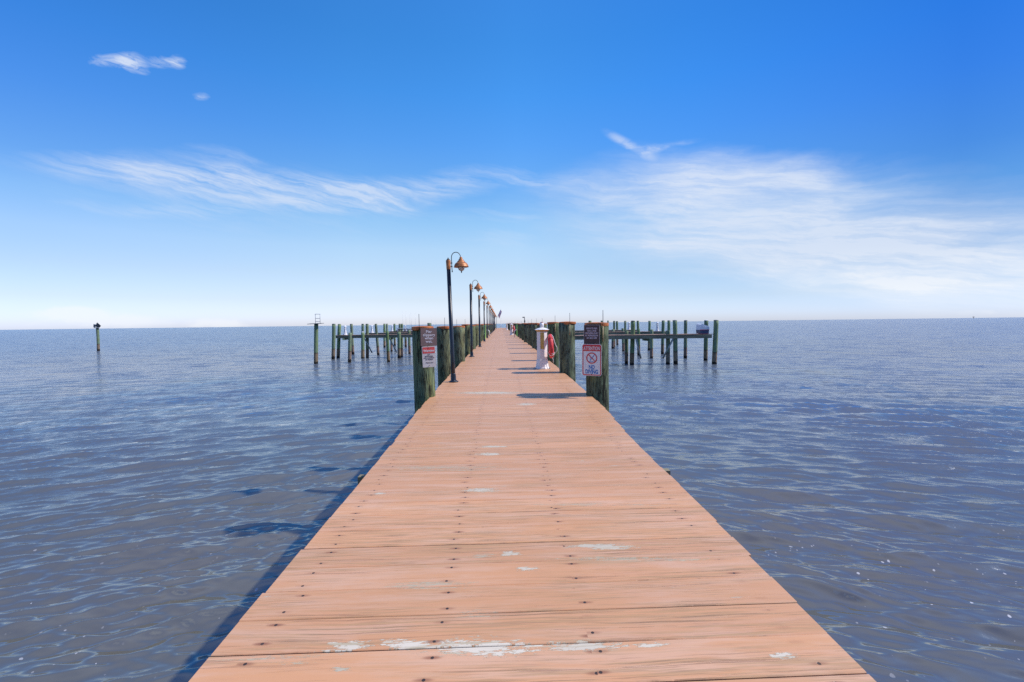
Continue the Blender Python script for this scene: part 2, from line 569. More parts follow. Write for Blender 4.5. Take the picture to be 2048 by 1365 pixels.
def cap_mesh(seed, r):
    rs = random.Random(seed)
    mb = MB()
    seg = 32
    prof = [(1.035, -.045), (1.05, -.035), (1.05, -.004), (1.035, .004), (.6, .012), (0.001, .016)]
    ph = rs.uniform(0, 6)
    rings = []
    for q, (rr, z) in enumerate(prof):
        ring = []
        for j in range(seg):
            a = 2 * math.pi * j / seg
            w = .004 * math.sin(3 * a + ph) + .003 * math.sin(7 * a + ph * 2)
            ring.append(mb.bm.verts.new((r * rr * math.cos(a) * (1 + w), r * rr * math.sin(a) * (1 + w), z + (w * 1.6 if q < 2 else 0))))
        rings.append(ring)
    for k in range(len(rings) - 1):
        for j in range(seg):
            mb.bm.faces.new((rings[k][j], rings[k][(j + 1) % seg], rings[k + 1][(j + 1) % seg], rings[k + 1][j])).smooth = False
    mb.bm.faces.new(list(reversed(rings[0])))
    return mb.mesh('cap', M_cap)


PR = .174
shafts = [pile_mesh('shaft', 5.25, PR, M_pile, s) for s in range(5)]
caps = [cap_mesh(s, PR) for s in range(4)]
ORD = ['nearest', 'second', 'third', 'fourth', 'fifth', 'sixth', 'seventh', 'eighth', 'ninth', 'tenth', 'eleventh', 'twelfth', 'thirteenth']


def link(name, me, parent, loc=(0, 0, 0), rz=0):
    o = bpy.data.objects.new(name, me)
    col.objects.link(o); o.parent = parent
    o.location = loc; o.rotation_euler = (0, 0, rz)
    return o


def main_pile(side, i):
    Yp = (7.3 if side < 0 else 7.2) + 3.05 * i + (random.uniform(-.06, .06) if i else 0)
    Xp = (-1.225 if side < 0 else 1.52) + (random.uniform(-.02, .02) if i else 0)
    top = 3.275 if side < 0 else 3.30
    if i: top += random.uniform(-.03, .03)
    if i > 20: top -= .0
    if i == 0 and side < 0: Xp += .03
    root = empty('pier_pile', (Xp, Yp, -2.0))
    if i == 0: root.rotation_euler = (0, R(-.5) if side < 0 else R(.1), 0)
    elif i < 12: root.rotation_euler = (R(random.uniform(-.3, .3)), R(random.uniform(-.4, .4)), 0)
    s = .95 if (side < 0 and i == 0) else 1.045 if i == 0 else 1.0
    s *= 1 if i == 0 else random.uniform(.95, 1.03)
    sh = link('shaft', shafts[(i * 2 + (side > 0)) % 5], root, rz=random.uniform(0, 6.28))
    sh.scale = (s, s, (top - .03 + 2.0) / 5.25)
    c = link('cap', caps[(i + (side > 0)) % 4], root, (0, 0, top + 2.0 - .01), random.uniform(0, 6.28))
    c.scale = (s, s, 1)
    bright = (side > 0 and i == 10) or (side < 0 and i == 8)
    if bright:
        sh.data = sh.data.copy(); sh.data.materials[0] = M_pile_bright
    # thin spike stapled to the front of the pile
    zt = top + 2.0
    fx = (-.02 if side < 0 else .06) if i == 0 else random.uniform(-.05, .08)
    fy = -math.sqrt((PR * s * 1.07) ** 2 - fx ** 2) - .006
    mb = MB(); mb.tube([(fx, fy, zt - .06), (fx, fy, zt + .19)], .0045, 6); mb.build('spike', M_rod, root)
    if side > 0 and i < 3:
        mb = MB(); mb.tube([(fx, fy, zt - .30), (fx, fy, zt - .06)], .007, 6); mb.build('cable', M_cable, root)
    sd = 'left' if side < 0 else 'right'
    if bright:
        tag(root, f'bright lime green pile among weathered ones in the {sd} row along the pier', 'pile', f'piles along the {sd} edge of the pier')
    elif i == 0:
        tag(root, 'mossy dark green pile carrying the slippery pier and warning signs' if side < 0 else 'thick green pile carrying the maroon sign and the no diving sign', 'pile', f'piles along the {sd} edge of the pier')
    elif i < 8:
        tag(root, f'{ORD[i]} weathered green pile from the camera in the {sd} row along the pier', 'pile', f'piles along the {sd} edge of the pier')
    else:
        tag(root, f'small distant orange capped pile far down the {sd} row along the pier', 'pile', f'distant piles far down the {sd} row')
    return root


mp = {}
for i in range(34):
    for s in (-1, 1):
        mp[(s, i)] = main_pile(s, i)

# floodlight on a post on a right hand pile
b = mp[(1, 7)]
fl = empty('dock_floodlight', (b.location.x, b.location.y, 3.31))
tag(fl, 'small black floodlight on a thin post above the right row of piles', 'floodlight')
MB().tube([(0, 0, 0), (0, 0, .40)], .022, 8).build('post', M_rod, fl)
mb = MB(); mb.box((-.075, 0, .37), (.11, .07, .06), bevel=.008); mb.build('lamp_head', M_rod, fl)
MB().box((0, -.02, .12), (.07, .06, .10), bevel=.006).build('junction_box', M_rod, fl)

# ------------------------------------------------------------------ lamp posts
def make_lamp():
    root = empty('lamp_post')
    H = 2.36
    mb = MB(); mb.lathe([(.043, .02), (.040, .4), (.0375, H - .15)], 24); mb.build('pole', M_pole, root)
    mb = MB()
    mb.lathe([(.095, 0), (.097, .006), (.095, .016), (.06, .02), (.053, .03), (.052, .13), (.046, .16), (.042, .17)], 24)
    for a in range(4):
        aa = a * math.pi / 2 + .78
        mb.lathe([(.011, .015), (.011, .027), (.004, .03)], 6, (.076 * math.cos(aa), .076 * math.sin(aa), 0), False)
    mb.build('base_flange', M_pole, root)
    mb = MB()
    mb.lathe([(.0395, H - .17), (.0405, H - .16), (.046, H), (.044, H + .006), (.036, H + .012)], 24)
    mb.build('copper_sleeve', M_copper, root)
    mb = MB()
    mb.lathe([(.036, H + .01), (.030, H + .028), (.013, H + .036), (.011, H + .055), (.0, H + .062)], 16)
    mb.build('top_knob', M_bronze, root)
    # gooseneck arm
    ax, rad = .064, .088
    pts = [(ax + .004, 0, H - .21), (ax, 0, H - .10), (ax, 0, H + .062)]
    for k in range(1, 13):
        a = math.pi - math.pi * k / 12
        pts.append((ax + rad + rad * math.cos(a), 0, H + .062 + rad * 1.12 * math.sin(a)))
    pts.append((ax + 2 * rad + .004, 0, H + .06))
    mb = MB(); mb.tube(pts, .0075, 10)
    mb.lathe([(.0, H - .225), (.012, H - .218), (.012, H - .205), (.006, H - .198)], 10, (ax + .004, 0, 0))
    mb.build('gooseneck_arm', M_bronze, root)
    for z in (H - .045, H - .115):
        mb = MB()
        mb.lathe([(.010, z - .012), (.015, z - .006), (.015, z + .006), (.010, z + .012)], 12, (ax, 0, 0))
        mb.tube([(.035, 0, z), (ax, 0, z)], .007, 8)
        mb.build('arm_bracket', M_bronze, root)
    cx = ax + 2 * rad + .006
    zr = H - .115
    out = [(.010, .192), (.020, .190), (.029, .180), (.031, .166), (.029, .156), (.042, .148), (.053, .132), (.056, .116), (.070, .110),
           (.078, .099), (.080, .086), (.100, .076), (.121, .058), (.136, .034), (.145, .008), (.149, -.008), (.156, -.014)]
    inn = [(.150, -.016), (.140, .006), (.118, .050), (.085, .075), (.0, .08)]
    mb = MB(); mb.lathe([(r * .95, z * .95 + zr) for r, z in out + inn], 40, (cx, 0, 0), cap=False)
    sh = mb.build('lamp_shade', M_copper, root)
    mb = MB()
    g = [(.004, .045)] + [(.066 * math.cos(a), .066 * math.sin(a) - .024) for a in [R(x) for x in (60, 40, 20, 0, -20, -40, -60, -80)]] + [(.0, -.090)]
    mb.lathe([(r, z + zr) for r, z in g], 24, (cx, 0, 0), cap=False)
    mb.build('glass_globe', M_glass, root)
    mb = MB()
    for k in range(4):
        a = k * math.pi / 2 + .4
        mb.tube([(cx + .068 * math.cos(q) * math.cos(a), .068 * math.cos(q) * math.sin(a), zr - .024 + .068 * math.sin(q)) for q in [R(x) for x in (20, 0, -20, -40, -60, -80)]], .0018, 5)
    mb.lathe([(.010, -.088), (.012, -.094), (.010, -.120), (.006, -.126)], 12, (cx, 0, zr))
    mb.build('wire_cage', M_bronze, root)
    mb = MB(); mb.lathe([(.012, .03), (.014, .02), (.02, -.02), (.012, -.045), (.0, -.05)], 12, (cx, 0, zr)); mb.build('bulb', M_white, root)
    return root


lamp = make_lamp()
for i in range(13):
    o = lamp if i == 0 else copy_tree(lamp)
    Yp = 8.9 + 6.1 * i
    o.location = (-.955 if i else -.93, Yp, deck_z(Yp))
    o.rotation_euler = (0, R(-1.5) if i == 0 else R(random.uniform(-.3, .2)), R(4 if i == 0 else random.uniform(-6, 6)))
    if i == 0: lb = 'tall near copper lamp post leaning slightly, largest of the row'
    elif i < 9: lb = f'{ORD[i]} copper shaded lamp post from the camera along the left pier edge'
    else: lb = 'tiny distant copper lamp post at the far end of the row'
    tag(o, lb, 'lamp post', 'lamp posts along the left pier edge')

# ------------------------------------------------------------------ signs
def text_obj(name, body, size, mat, parent, loc, spacing=1.0, sx=1.0, bold=.0, line=1.0, shear=0.0, center_z=True):
    cu = bpy.data.curves.new(name, 'FONT')
    cu.body = body
    cu.size = size
    cu.align_x = 'CENTER'
    cu.align_y = 'CENTER' if center_z else 'TOP'
    cu.space_character = spacing
    cu.space_line = line
    cu.offset = bold
    cu.shear = shear
    cu.extrude = .0006
    tmp = bpy.data.objects.new('tmp', cu)
    col.objects.link(tmp)
    dg = bpy.context.evaluated_depsgraph_get()
    me = bpy.data.meshes.new_from_object(tmp.evaluated_get(dg))
    bpy.data.objects.remove(tmp)
    me.name = name
    me.transform(Matrix.Diagonal((sx, 1, 1, 1)))
    me.transform(Matrix.Rotation(R(90), 4, 'X'))
    me.materials.clear(); me.materials.append(mat)
    o = bpy.data.objects.new(name, me)
    col.objects.link(o); o.parent = parent; o.location = loc
    return o


def rrect(w, h, r, n=6, cx=0, cz=0):
    pts = []
    for (sx, sz, a0) in ((1, 1, 0), (-1, 1, 90), (-1, -1, 180), (1, -1, 270)):
        for k in range(n + 1):
            a = R(a0 + 90 * k / n)
            pts.append((cx + sx * (w / 2 - r) + r * math.cos(a), cz + sz * (h / 2 - r) + r * math.sin(a)))
    return pts


def ringprism(mb, outer, inner, y0, y1):
    n = len(outer)
    vo = [[mb.bm.verts.new((p[0], y, p[1])) for p in outer] for y in (y0, y1)]
    vi = [[mb.bm.verts.new((p[0], y, p[1])) for p in inner] for y in (y0, y1)]
    for i in range(n):
        j = (i + 1) % n
        for q in ((vo[0][i], vo[0][j], vi[0][j], vi[0][i]), (vo[1][i], vi[1][i], vi[1][j], vo[1][j]),
                  (vo[0][i], vo[1][i], vo[1][j], vo[0][j]), (vi[0][i], vi[0][j], vi[1][j], vi[1][i])):
            mb.bm.faces.new(q)


def sign_root(name, px, py, Y, yaw, tilt, label, lean=0):
    p_ = at_y(px, py, Y)
    r = empty(name, p_)
    r.rotation_euler = Euler((R(lean), R(tilt), R(yaw)), 'XYZ')
    tag(r, label, 'sign')
    return r


def screw(parent, x, z, y=-.004):
    mb = MB(); mb.lathe([(.0055, 0), (.0055, .003), (.002, .0045)], 10, (x, y, z), False, Matrix.Rotation(R(90), 3, 'X'))
    mb.build('bolt', M_screw, parent)


# each sign is bolted on short wooden shims against its round pile
s1 = sign_root('slippery_sign', 857.5, 674.5, 7.085, 12, .3, 'square mauve brown sign reading Pier slippery when wet, on the left pile')
MB().prism(rrect(.247, .277, .006), -.0015, .0015).build('plate', M_brownsign, s1)
text_obj('lettering', 'Pier\nslippery\nwhen\nwet.', .059, M_letter, s1, (.003, -.0025, .006), line=.86, bold=.0009)
screw(s1, .0, .125); screw(s1, 0, -.122)
MB().box((-.02, .03, 0), (.08, .05, .16)).build('mounting_block', M_beam, s1)

s2 = sign_root('warning_sign', 858, 714, 7.085, 12, -2.2, 'small white warning sign with faded red header below the brown sign', 0)
MB().prism(rrect(.205, .325, .008), -.0015, .0015).build('plate', M_warnwhite, s2)
MB().prism(rrect(.183, .096, .002, cz=.102), -.0035, -.0016).build('header', M_warnred, s2)
text_obj('header_lettering', 'Warning', .047, M_letter, s2, (0, -.0046, .094), sx=.98, bold=.0016)
text_obj('lettering', 'NOT\nRESPONSIBLE\nFOR ACCIDENTS\nOR INJURIES', .024, M_ink, s2, (0, -.0026, -.006), line=1.05, sx=.88, bold=.0003)
text_obj('signature', 'Thank you!', .030, M_ink, s2, (0, -.0026, -.092), shear=.4, sx=.9)
screw(s2, 0, .14); screw(s2, 0, -.135)
MB().box((-.02, .03, 0), (.07, .05, .16)).build('mounting_block', M_beam, s2)

s3 = sign_root('private_pier_sign', 1183.5, 671, 6.965, -25, .5, 'dark maroon sign listing private pier rules, near top of the right pile')
MB().prism(rrect(.245, .315, .004), -.0015, .0015).build('plate', M_darksign, s3)
text_obj('lettering', 'PRIVATE PIER\nFISH, CRAB\nOWNERS ONLY\nBY PERMISSION\n301-855-1094', .036, M_letterdim, s3, (0, -.0025, .030), line=1.02, sx=.80, bold=.0008)
ringprism_mb = MB()
ringprism(ringprism_mb, rrect(.247, .317, .004), rrect(.241, .311, .004), -.0022, .0005)
ringprism_mb.build('rim', M_letterdim, s3)
MB().box((.02, .033, 0), (.09, .055, .18)).build('mounting_block', M_beam, s3)

s4 = sign_root('no_diving_sign', 1183.5, 720.5, 6.93, -27, .4, 'white ATTENTION NO DIVING sign with red border on the right pile')
MB().prism(rrect(.305, .487, .034), -.0015, .0015).build('plate', M_signwhite, s4)
mb = MB(); ringprism(mb, rrect(.291, .473, .028), rrect(.263, .445, .020), -.0028, -.0016); mb.build('border', M_signred, s4)
MB().prism(rrect(.262, .090, .004, cz=.181), -.0036, -.0016).build('header', M_signred, s4)
text_obj('header_lettering', 'ATTENTION', .078, M_signwhite, s4, (0, -.0046, .176), sx=.55, bold=.0012, spacing=1.08)
text_obj('lettering', 'NO\nDIVING', .088, M_signblue, s4, (0, -.0026, -.148), line=.80, sx=.68, bold=.0034)
mb = MB()
cz = .030
circ = lambda r: [(r * math.cos(2 * math.pi * k / 40), cz + r * math.sin(2 * math.pi * k / 40)) for k in range(40)]
ringprism(mb, circ(.086), circ(.070), -.0052, -.0040)
mb.prism([(-.055, cz + .048), (-.046, cz + .057), (.058, cz - .047), (.049, cz - .056)], -.0060, -.0045)
mb.build('prohibition_ring', M_signred, s4)
mb = MB()
mb.prism([(-.004, cz - .008), (.012, cz + .004), (.030, cz + .024), (.046, cz + .052), (.038, cz + .056), (.024, cz + .034), (.006, cz + .016), (-.014, cz + .0)], -.0040, -.0026)
mb.prism([(-.012, cz - .004), (-.002, cz - .010), (-.014, cz - .032), (-.024, cz - .044), (-.030, cz - .040), (-.020, cz - .022)], -.0038, -.0024)
mb.prism([(-.010, cz + .006), (-.014, cz - .002), (-.034, cz - .004), (-.034, cz + .003)], -.0034, -.0022)
mb.prism([(-.046, cz - .050), (.030, cz - .050), (.030, cz - .057), (-.046, cz - .057)], -.0036, -.0022)
mb.build('diver_symbol', M_signblue, s4)
screw(s4, 0, .215, -.005); screw(s4, 0, -.222, -.004)
MB().box((.02, .043, 0), (.10, .075, .24)).build('mounting_block', M_beam, s4)


# ------------------------------------------------------------------ pier pedestals
def make_pedestal():
    root = empty('power_pedestal')
    oct_ = 8
    rot = Matrix.Rotation(R(22.5), 3, 'Z')
    mb = MB(); mb.lathe([(.182, 0), (.182, .02), (.168, .05), (.152, .15), (.143, .228), (.141, .235)], oct_, smooth=False, M=rot); mb.build('flared_base', M_white, root)
    mb = MB(); mb.lathe([(.135, .236), (.133, .90)], oct_, smooth=False, M=rot); mb.build('body', M_white, root)
    mb = MB(); mb.lathe([(.125, .90), (.185, .945)], oct_, smooth=False, M=rot); mb.build('roof_soffit', M_amber, root)
    mb = MB(); mb.lathe([(.186, .945), (.188, .953), (.12, .982), (.06, 1.000), (.050, 1.003)], oct_, smooth=False, M=rot); mb.build('roof', M_white, root)
    mb = MB(); mb.lathe([(.050, 1.0), (.047, 1.118)], 16); mb.build('neck', M_white, root)
    mb = MB(); mb.lathe([(.038, 1.118), (.036, 1.134), (.0, 1.137)], 16); mb.build('neck_cap', M_redcap, root)
    mb = MB(); mb.prism(rrect(.086, .40, .008, cz=.685), -.1265, -.120); mb.build('amber_lens', M_amber, root)
    mb = MB(); mb.prism(rrect(.094, .20, .003, cz=.115), -.150, -.138, Matrix.Rotation(R(-5), 4, 'X')); mb.build('access_panel', M_white, root)
    for sx in (-1, 1):
        for sy in (-1, 1):
            mb = MB(); mb.lathe([(.014, 0), (.014, .022), (.006, .028)], 6, (sx * .178, sy * .1, 0), False); mb.build('anchor_bolt', M_steel, root)
    return root


ped = make_pedestal()
spots = [(1.01, 11.05), (1.02, 41.2), (1.05, 74)]
plab = ['white octagonal power pedestal with amber lens, nearest on the pier right side',
        'second white power pedestal with its own life ring, smaller and further along the pier',
        'third tiny white power pedestal near the far end of the pier']
for i, (x, y) in enumerate(spots):
    o = ped if i == 0 else copy_tree(ped)
    o.location = (x, y, deck_z(y)); o.rotation_euler = (0, 0, R(-3))
    tag(o, plab[i], 'power pedestal', 'power pedestals on the pier')


def make_ring():
    root = empty('life_ring')
    mb = MB()
    maj, mi, n, k = .235, .062, 48, 16
    vs = [[mb.bm.verts.new((mi * .95 * math.sin(2 * math.pi * b / k), (maj + mi * math.cos(2 * math.pi * b / k)) * math.cos(2 * math.pi * a / n),
                            (maj + mi * math.cos(2 * math.pi * b / k)) * math.sin(2 * math.pi * a / n))) for b in range(k)] for a in range(n)]
    for a in range(n):
        for b in range(k):
            f = mb.bm.faces.new((vs[a][b], vs[(a + 1) % n][b], vs[(a + 1) % n][(b + 1) % k], vs[a][(b + 1) % k])); f.smooth = True
    mb.build('ring_body', M_ring, root)
    pts = [(0.03, -.10, .275), (.055, -.17, .24), (.075, -.22, .16), (.10, -.26, .05), (.135, -.28, -.03), (.13, -.28, -.10), (.10, -.27, -.15), (.06, -.26, -.17), (.0, -.25, -.165)]
    mb = MB(); mb.tube(pts, .008, 8); mb.build('rope', M_rope, root)
    mb = MB(); mb.tube([(.02, -.12, -.27), (.03, -.12, -.33), (.028, -.12, -.40)], .007, 8); mb.build('rope_tail', M_rope, root)
    for a in (45, 135, 225, 315):
        ca, sa = math.cos(R(a)), math.sin(R(a))
        mb = MB()
        M = Matrix(((1, 0, 0), (0, ca, -sa), (0, sa, ca)))
        mb.tube([M @ Vector(((mi + .004) * math.cos(q), maj + (mi + .004) * math.sin(q), 0)) for q in [2 * math.pi * w / 16 for w in range(17)]], .009, 6)
        mb.build('rope_band', M_rope if a in (45, 225) else M_ring, root)
    # hook that carries it
    mb = MB(); mb.tube([(-.075, 0, .21), (.0, 0, .165), (.02, 0, .17), (.03, 0, .20)], .006, 6); mb.build('hook', M_steel, root)
    return root


ring = make_ring()
for i, (x, y) in enumerate(spots[:2]):
    o = ring if i == 0 else copy_tree(ring)
    o.location = (x + .218, y, deck_z(y) + .545)
    o.rotation_euler = (0, R(-3), R(-5))
    tag(o, ['red life ring with white rope hanging on the nearest white pedestal', 'small red life ring hanging on the second white pedestal'][i],
        'life ring', 'life rings on the pedestals')


# ladder grab rails
def make_ladder(sgn):
    root = empty('dock_ladder')
    for dy in (0, .45):
        mb = MB()
        pts = [(0, dy, -.02), (0, dy, .38)]
        for k in range(1, 9):
            a = math.pi - math.pi * k / 8
            pts.append((sgn * (.17 + .17 * math.cos(a)), dy, .38 + .17 * math.sin(a)))
        pts.append((sgn * .34, dy, -1.6))
        mb.tube(pts, .02, 10); mb.build('grab_rail', M_white, root)
    mb = MB()
    for k in range(6):
        mb.tube([(sgn * .34, 0, -.15 - .28 * k), (sgn * .34, .45, -.15 - .28 * k)], .015, 8)
    mb.build('rungs', M_white, root)
    return root


l1 = make_ladder(1); l1.location = (1.08, 34.9, deck_z(35))
tag(l1, 'white curved grab rails of a ladder on the right pier edge by the lime pile', 'ladder')
l2 = make_ladder(-1); l2.location = (-.86, 36.2, deck_z(36))
tag(l2, 'white curved grab rails of a ladder on the left pier edge behind the lamps', 'ladder')

# flag at the far end
fy = 86.0
fb = at_y(993.5, 637, fy)
fr = empty('flag', fb)
tag(fr, 'small striped flag on a slanting staff at the far end of the lamp row', 'flag')
d = (at_y(1002, 618, fy) - fb)
mb = MB(); mb.tube([(0, 0, 0), d], .022, 8); mb.build('staff', M_steel, fr)
# bracket pole that carries the staff
MB().tube([(0, 0, 0), (-.05, 0, -.15), (-.05, 0, deck_z(fy) - fb.z)], .03, 8).build('support_pole', M_pole, fr)
flagm, t, p = new_mat('striped flag cloth')
uvn = t.n('ShaderNodeUVMap', uv_map='cloth').outputs[0]
s_ = t.n('ShaderNodeSeparateXYZ'); t.set(s_, 0, uvn)
stp = t.math('GREATER_THAN', t.math('FRACT', t.math('MULTIPLY', s_.outputs[1], 6.5)), .5)
cc = t.mix(stp, (.80, .26, .28), (.9, .9, .92))  # sun shining through the cloth is put into these pale colours
cant = t.math('MULTIPLY', t.math('LESS_THAN', s_.outputs[0], .4), t.math('GREATER_THAN', s_.outputs[1], .46))
cc = t.mix(cant, cc, (.36, .40, .60))
t.set(p, 'Base Color', cc); p.inputs['Roughness'].default_value = .8
bm = bmesh.new(); uvl = bm.loops.layers.uv.new('cloth')
n = 14
g = []
for i in range(n + 1):            # along the fly, drooping
    rw = []
    u = i / n
    for j in range(n + 1):
        v = j / n
        q = d * (.30 + .62 * v)
        dr = Vector((.22 * u, .10 * math.sin(u * 9 + v * 3) * u, -.62 * u * (1 - .3 * v)))
        rw.append((bm.verts.new(q + dr), (u, v)))
    g.append(rw)
for i in range(n):
    for j in range(n):
        q = [g[i][j], g[i + 1][j], g[i + 1][j + 1], g[i][j + 1]]
        f = bm.faces.new([a[0] for a in q]); f.smooth = True
        for lp, a in zip(f.loops, q): lp[uvl].uv = a[1]
me = bpy.data.meshes.new('cloth'); bm.to_mesh(me); bm.free(); me.materials.append(flagm)
link('cloth', me, fr)

wp = empty('end_post', (at_y(1002, 650, 111).x, 111.2, deck_z(111)))
tag(wp, 'thin white pole standing alone at the far end of the pier', 'pole')
MB().tube([(0, 0, 0), (0, 0, 1.15)], .05, 10).build('thick_post', M_white, wp)
MB().tube([(0, 0, 1.15), (0, 0, 3.3)], .012, 6).build('thin_rod', M_white, wp)

# ------------------------------------------------------------------ finger docks and their piles
def finger(px_end, py_end, Y, w, label, ztop=None, sgn=-1, braces=()):
    e = at_y(px_end, py_end, Y)
    x0, x1 = (e.x, EDGE_L - .02) if sgn < 0 else (EDGE_R + .02, e.x)
    z = e.z
    root = empty('finger_dock', ((x0 + x1) / 2, Y, z))
    tag(root, label, 'dock', 'narrow finger docks branching off the pier')
    mb = MB()
    L = x1 - x0
    nb = int(L / .15)
    for k in range(nb):
        xx = -L / 2 + (k + .5) * L / nb
        mb.box((xx, w / 2, -.02 + random.uniform(-.004, .004)), (L / nb - .008, w, .04))
    mb.build('decking', M_docktop, root)
    for yy in (.06, w - .06):
        mb = MB()
        xs = -L / 2
        while xs < L / 2 - .1:
            l2 = min(3.7, L / 2 - xs)
            mb.box((xs + l2 / 2, yy, -.175 + random.uniform(-.012, .012)), (l2 - .01, .06, .26), Matrix.Rotation(R(random.uniform(-.15, .15)), 3, 'Y'))
            xs += l2
        mb.build('beam', M_beam, root)
    for bx in np.arange(-L / 2 + .8, L / 2 - .3, 4.6):
        MB().box((bx, w / 2, -.40), (.12, w + .35, .18)).build('cross_beam', M_beamgreen, root)
    for (bx, dirn) in braces:
        mb = MB()
        a = Vector((bx - e.x + (L / 2 if sgn > 0 else -L / 2), .1, -.35)); b_ = a + Vector((dirn * .55, .6, -1.5))
        dv = b_ - a
        mb.tube([a, b_], .07, 4)
        mb.build('brace', M_brace, root)
    return root


XL = lambda px, Y: at_y(px, 660, Y).x
YF = dict(l1=46.0, l2=57.0, l3=71.0, r1=34.3, r2=46.0, r3=57.0)
finger(671, 671, 46.0, 1.2, 'nearest left finger dock, long brown boarded walkway on short piles', sgn=-1, braces=((XL(728, 46), 1), (XL(778, 46), 1)))
finger(730, 666.6, 57.0, 1.2, 'second left finger dock, seen just above the nearest left one', sgn=-1)
finger(778, 663.2, 71.0, 1.2, 'third left finger dock, furthest back and carrying the white bench', sgn=-1)
finger(1427, 668.3, 34.3, 1.5, 'nearest right finger dock, with the covered dinghy on its outer end', sgn=1, braces=((XL(1347, 34.3), -1), (XL(1273, 34.3), 1)))
finger(1334, 663, 46.0, 1.2, 'second right finger dock, ending at a short stub pile behind the nearest', sgn=1)
finger(1275, 660, 57.0, 1.2, 'third right finger dock, shortest looking and furthest back', sgn=1)

fshaft = [pile_mesh('dock_pile', 5.25, .15, M_pile_far, 20 + s, 18, 20) for s in range(4)]
GL = 'piles around the left finger docks'
GR = 'piles around the right finger docks'
# px at foot, px at top, py top, py foot (None: same row as Y), width px, group, label
fp = [
    (632, 632.5, 649, 728, 7.6, GL, 'tall lone green pile carrying the platform, outermost left of the docks'),
    (666.5, 667.5, 649, 718.6, 6.6, GL, 'tall green pile at the outer end of the nearest left finger dock'),
    (676.5, 679, 649.5, 716.5, 6.2, GL, 'tall darker green pile beside the outermost white lighthouse pedestal'),
    (699, 700.5, 666, 725.5, 6.4, GL, 'short olive pile standing in front of the left finger dock, outermost'),
    (706.5, 702.5, 649, 709.5, 5.4, GL, 'tall pale leaning pile right of the outermost lighthouse pedestal'),
    (726, 725.5, 665, 717, 6.6, GL, 'short green pile with gull droppings on top beside the slanting brace'),
    (735, 734, 649, 716, 5.8, GL, 'tall pile right behind the first slanting brace of the left dock'),
    (725, 725.5, 649, 712, 5.2, GL, 'tall pile right behind the dropping stained short pile'),
    (756.5, 752, 649, 711, 5.0, GL, 'tall leaning pile just right of the second lighthouse pedestal'),
    (769, 769, 648.5, 695.5, 4.4, GL, 'left one of the two close tall piles between lighthouse pedestals'),
    (774, 774, 648.5, 690, 3.8, GL, 'right one of the two close tall piles between lighthouse pedestals'),
    (777, 774.5, 662, 724.5, 6.0, GL, 'short pale green pile in front of the left dock near its middle'),
    (783, 783, 672, 703.5, 4.4, GL, 'dark shaded pile stump under the left dock behind the second brace'),
    (789.5, 789, 648.5, 691.5, 4.0, GL, 'thin tall far pile right of the third lighthouse pedestal'),
    (799, 798, 664, 717, 7.2, GL, 'thick yellow green short pile in front of the left dock'),
    (804, 804, 672, 714, 3.6, GL, 'thin dark pile right behind the thick yellow green one'),
    (799.5, 799.5, 648.5, 690, 4.2, GL, 'tall far pile left of the white whips'),
    (804, 804, 648.5, 688, 4.2, GL, 'tall far pile directly beside the first white whip'),
    (811.5, 811, 672, 694, 4.4, GL, 'brown pile under the third left dock below the bench'),
    (819, 818.5, 661, 708, 4.8, GL, 'short green pile near the sign carrying pile on the left'),
    (826.5, 826, 670, 691, 3.4, GL, 'last small far pile left of the sign carrying pile'),
    (858.5, 858.5, 647, 690, 8.0, GL, 'dark pile top peeking out above the left sign carrying pile'),
    (1234.5, 1234, 643.5, 690, 4.4, GR, 'thin far pile right of the no diving sign pile with its foot showing'),
    (1228.5, 1228.5, 643, 694, 4.2, GR, 'thin far pile nearest to the no diving sign pile'),
    (1226, 1226, 659, 697.5, 5.6, GR, 'short bright green pile next to the no diving sign pile'),
    (1246.5, 1245.5, 657, 703, 5.0, GR, 'short far pile left of the white lighthouse pedestal on the right'),
    (1250.5, 1250.5, 643, 700, 4.4, GR, 'tall dark pile just left of the left one of the right lighthouse pedestals'),
    (1253, 1253, 662, 727.5, 6.6, GR, 'dark stout pile under the nearest right dock, innermost'),
    (1264, 1266, 643, 729.5, 8.4, GR, 'thick tall grey green pile in front of the nearest right dock'),
    (1277, 1275.5, 642.8, 706, 4.8, GR, 'tall pile behind a short one, just right of the thick grey green pile'),
    (1277.5, 1277, 658, 711.5, 5.6, GR, 'short pile with a dark foot just right of the thick grey green pile'),
    (1298, 1299, 643, 701.5, 5.0, GR, 'tall pile standing left of the second right lighthouse pedestal'),
    (1303, 1303.5, 659.5, 716.5, 6.2, GR, 'short green pile below the second right lighthouse pedestal'),
    (1325, 1326.5, 642.3, 708.5, 6.0, GR, 'tall olive pile right of the second right lighthouse pedestal'),
    (1337, 1337.5, 642.3, 712, 5.8, GR, 'tall green pile at the end of the second right dock'),
    (1336, 1335.5, 661.5, 729, 7.6, GR, 'stout dark stub pile under the nearest right dock beside the white brace'),
    (1351.5, 1349.5, 642, 729.5, 8.6, GR, 'thick tall pile with the brace, in front of the nearest right dock'),
    (1370.5, 1371.5, 642, 717, 6.8, GR, 'tall lone pile between the braced pile and the covered dinghy'),
    (1411.5, 1412.5, 641.8, 721.5, 8.0, GR, 'tall pile right behind the covered dinghy with a pale top'),
    (1429, 1432, 641.7, 728.5, 9.2, GR, 'thick outermost tall pile at the far right end of the docks'),
    (1180, 1180, 642.6, 690, 6.0, GR, 'dark pile tops peeking out above the maroon sign'),
    (1203.5, 1203.5, 642.4, 688, 4.6, GR, 'small dark pile top peeking above the right sign pile cap'),
    (1216, 1216, 642.2, 686, 3.0, GR, 'tiny dark pile top at the right side of the right sign pile'),
]
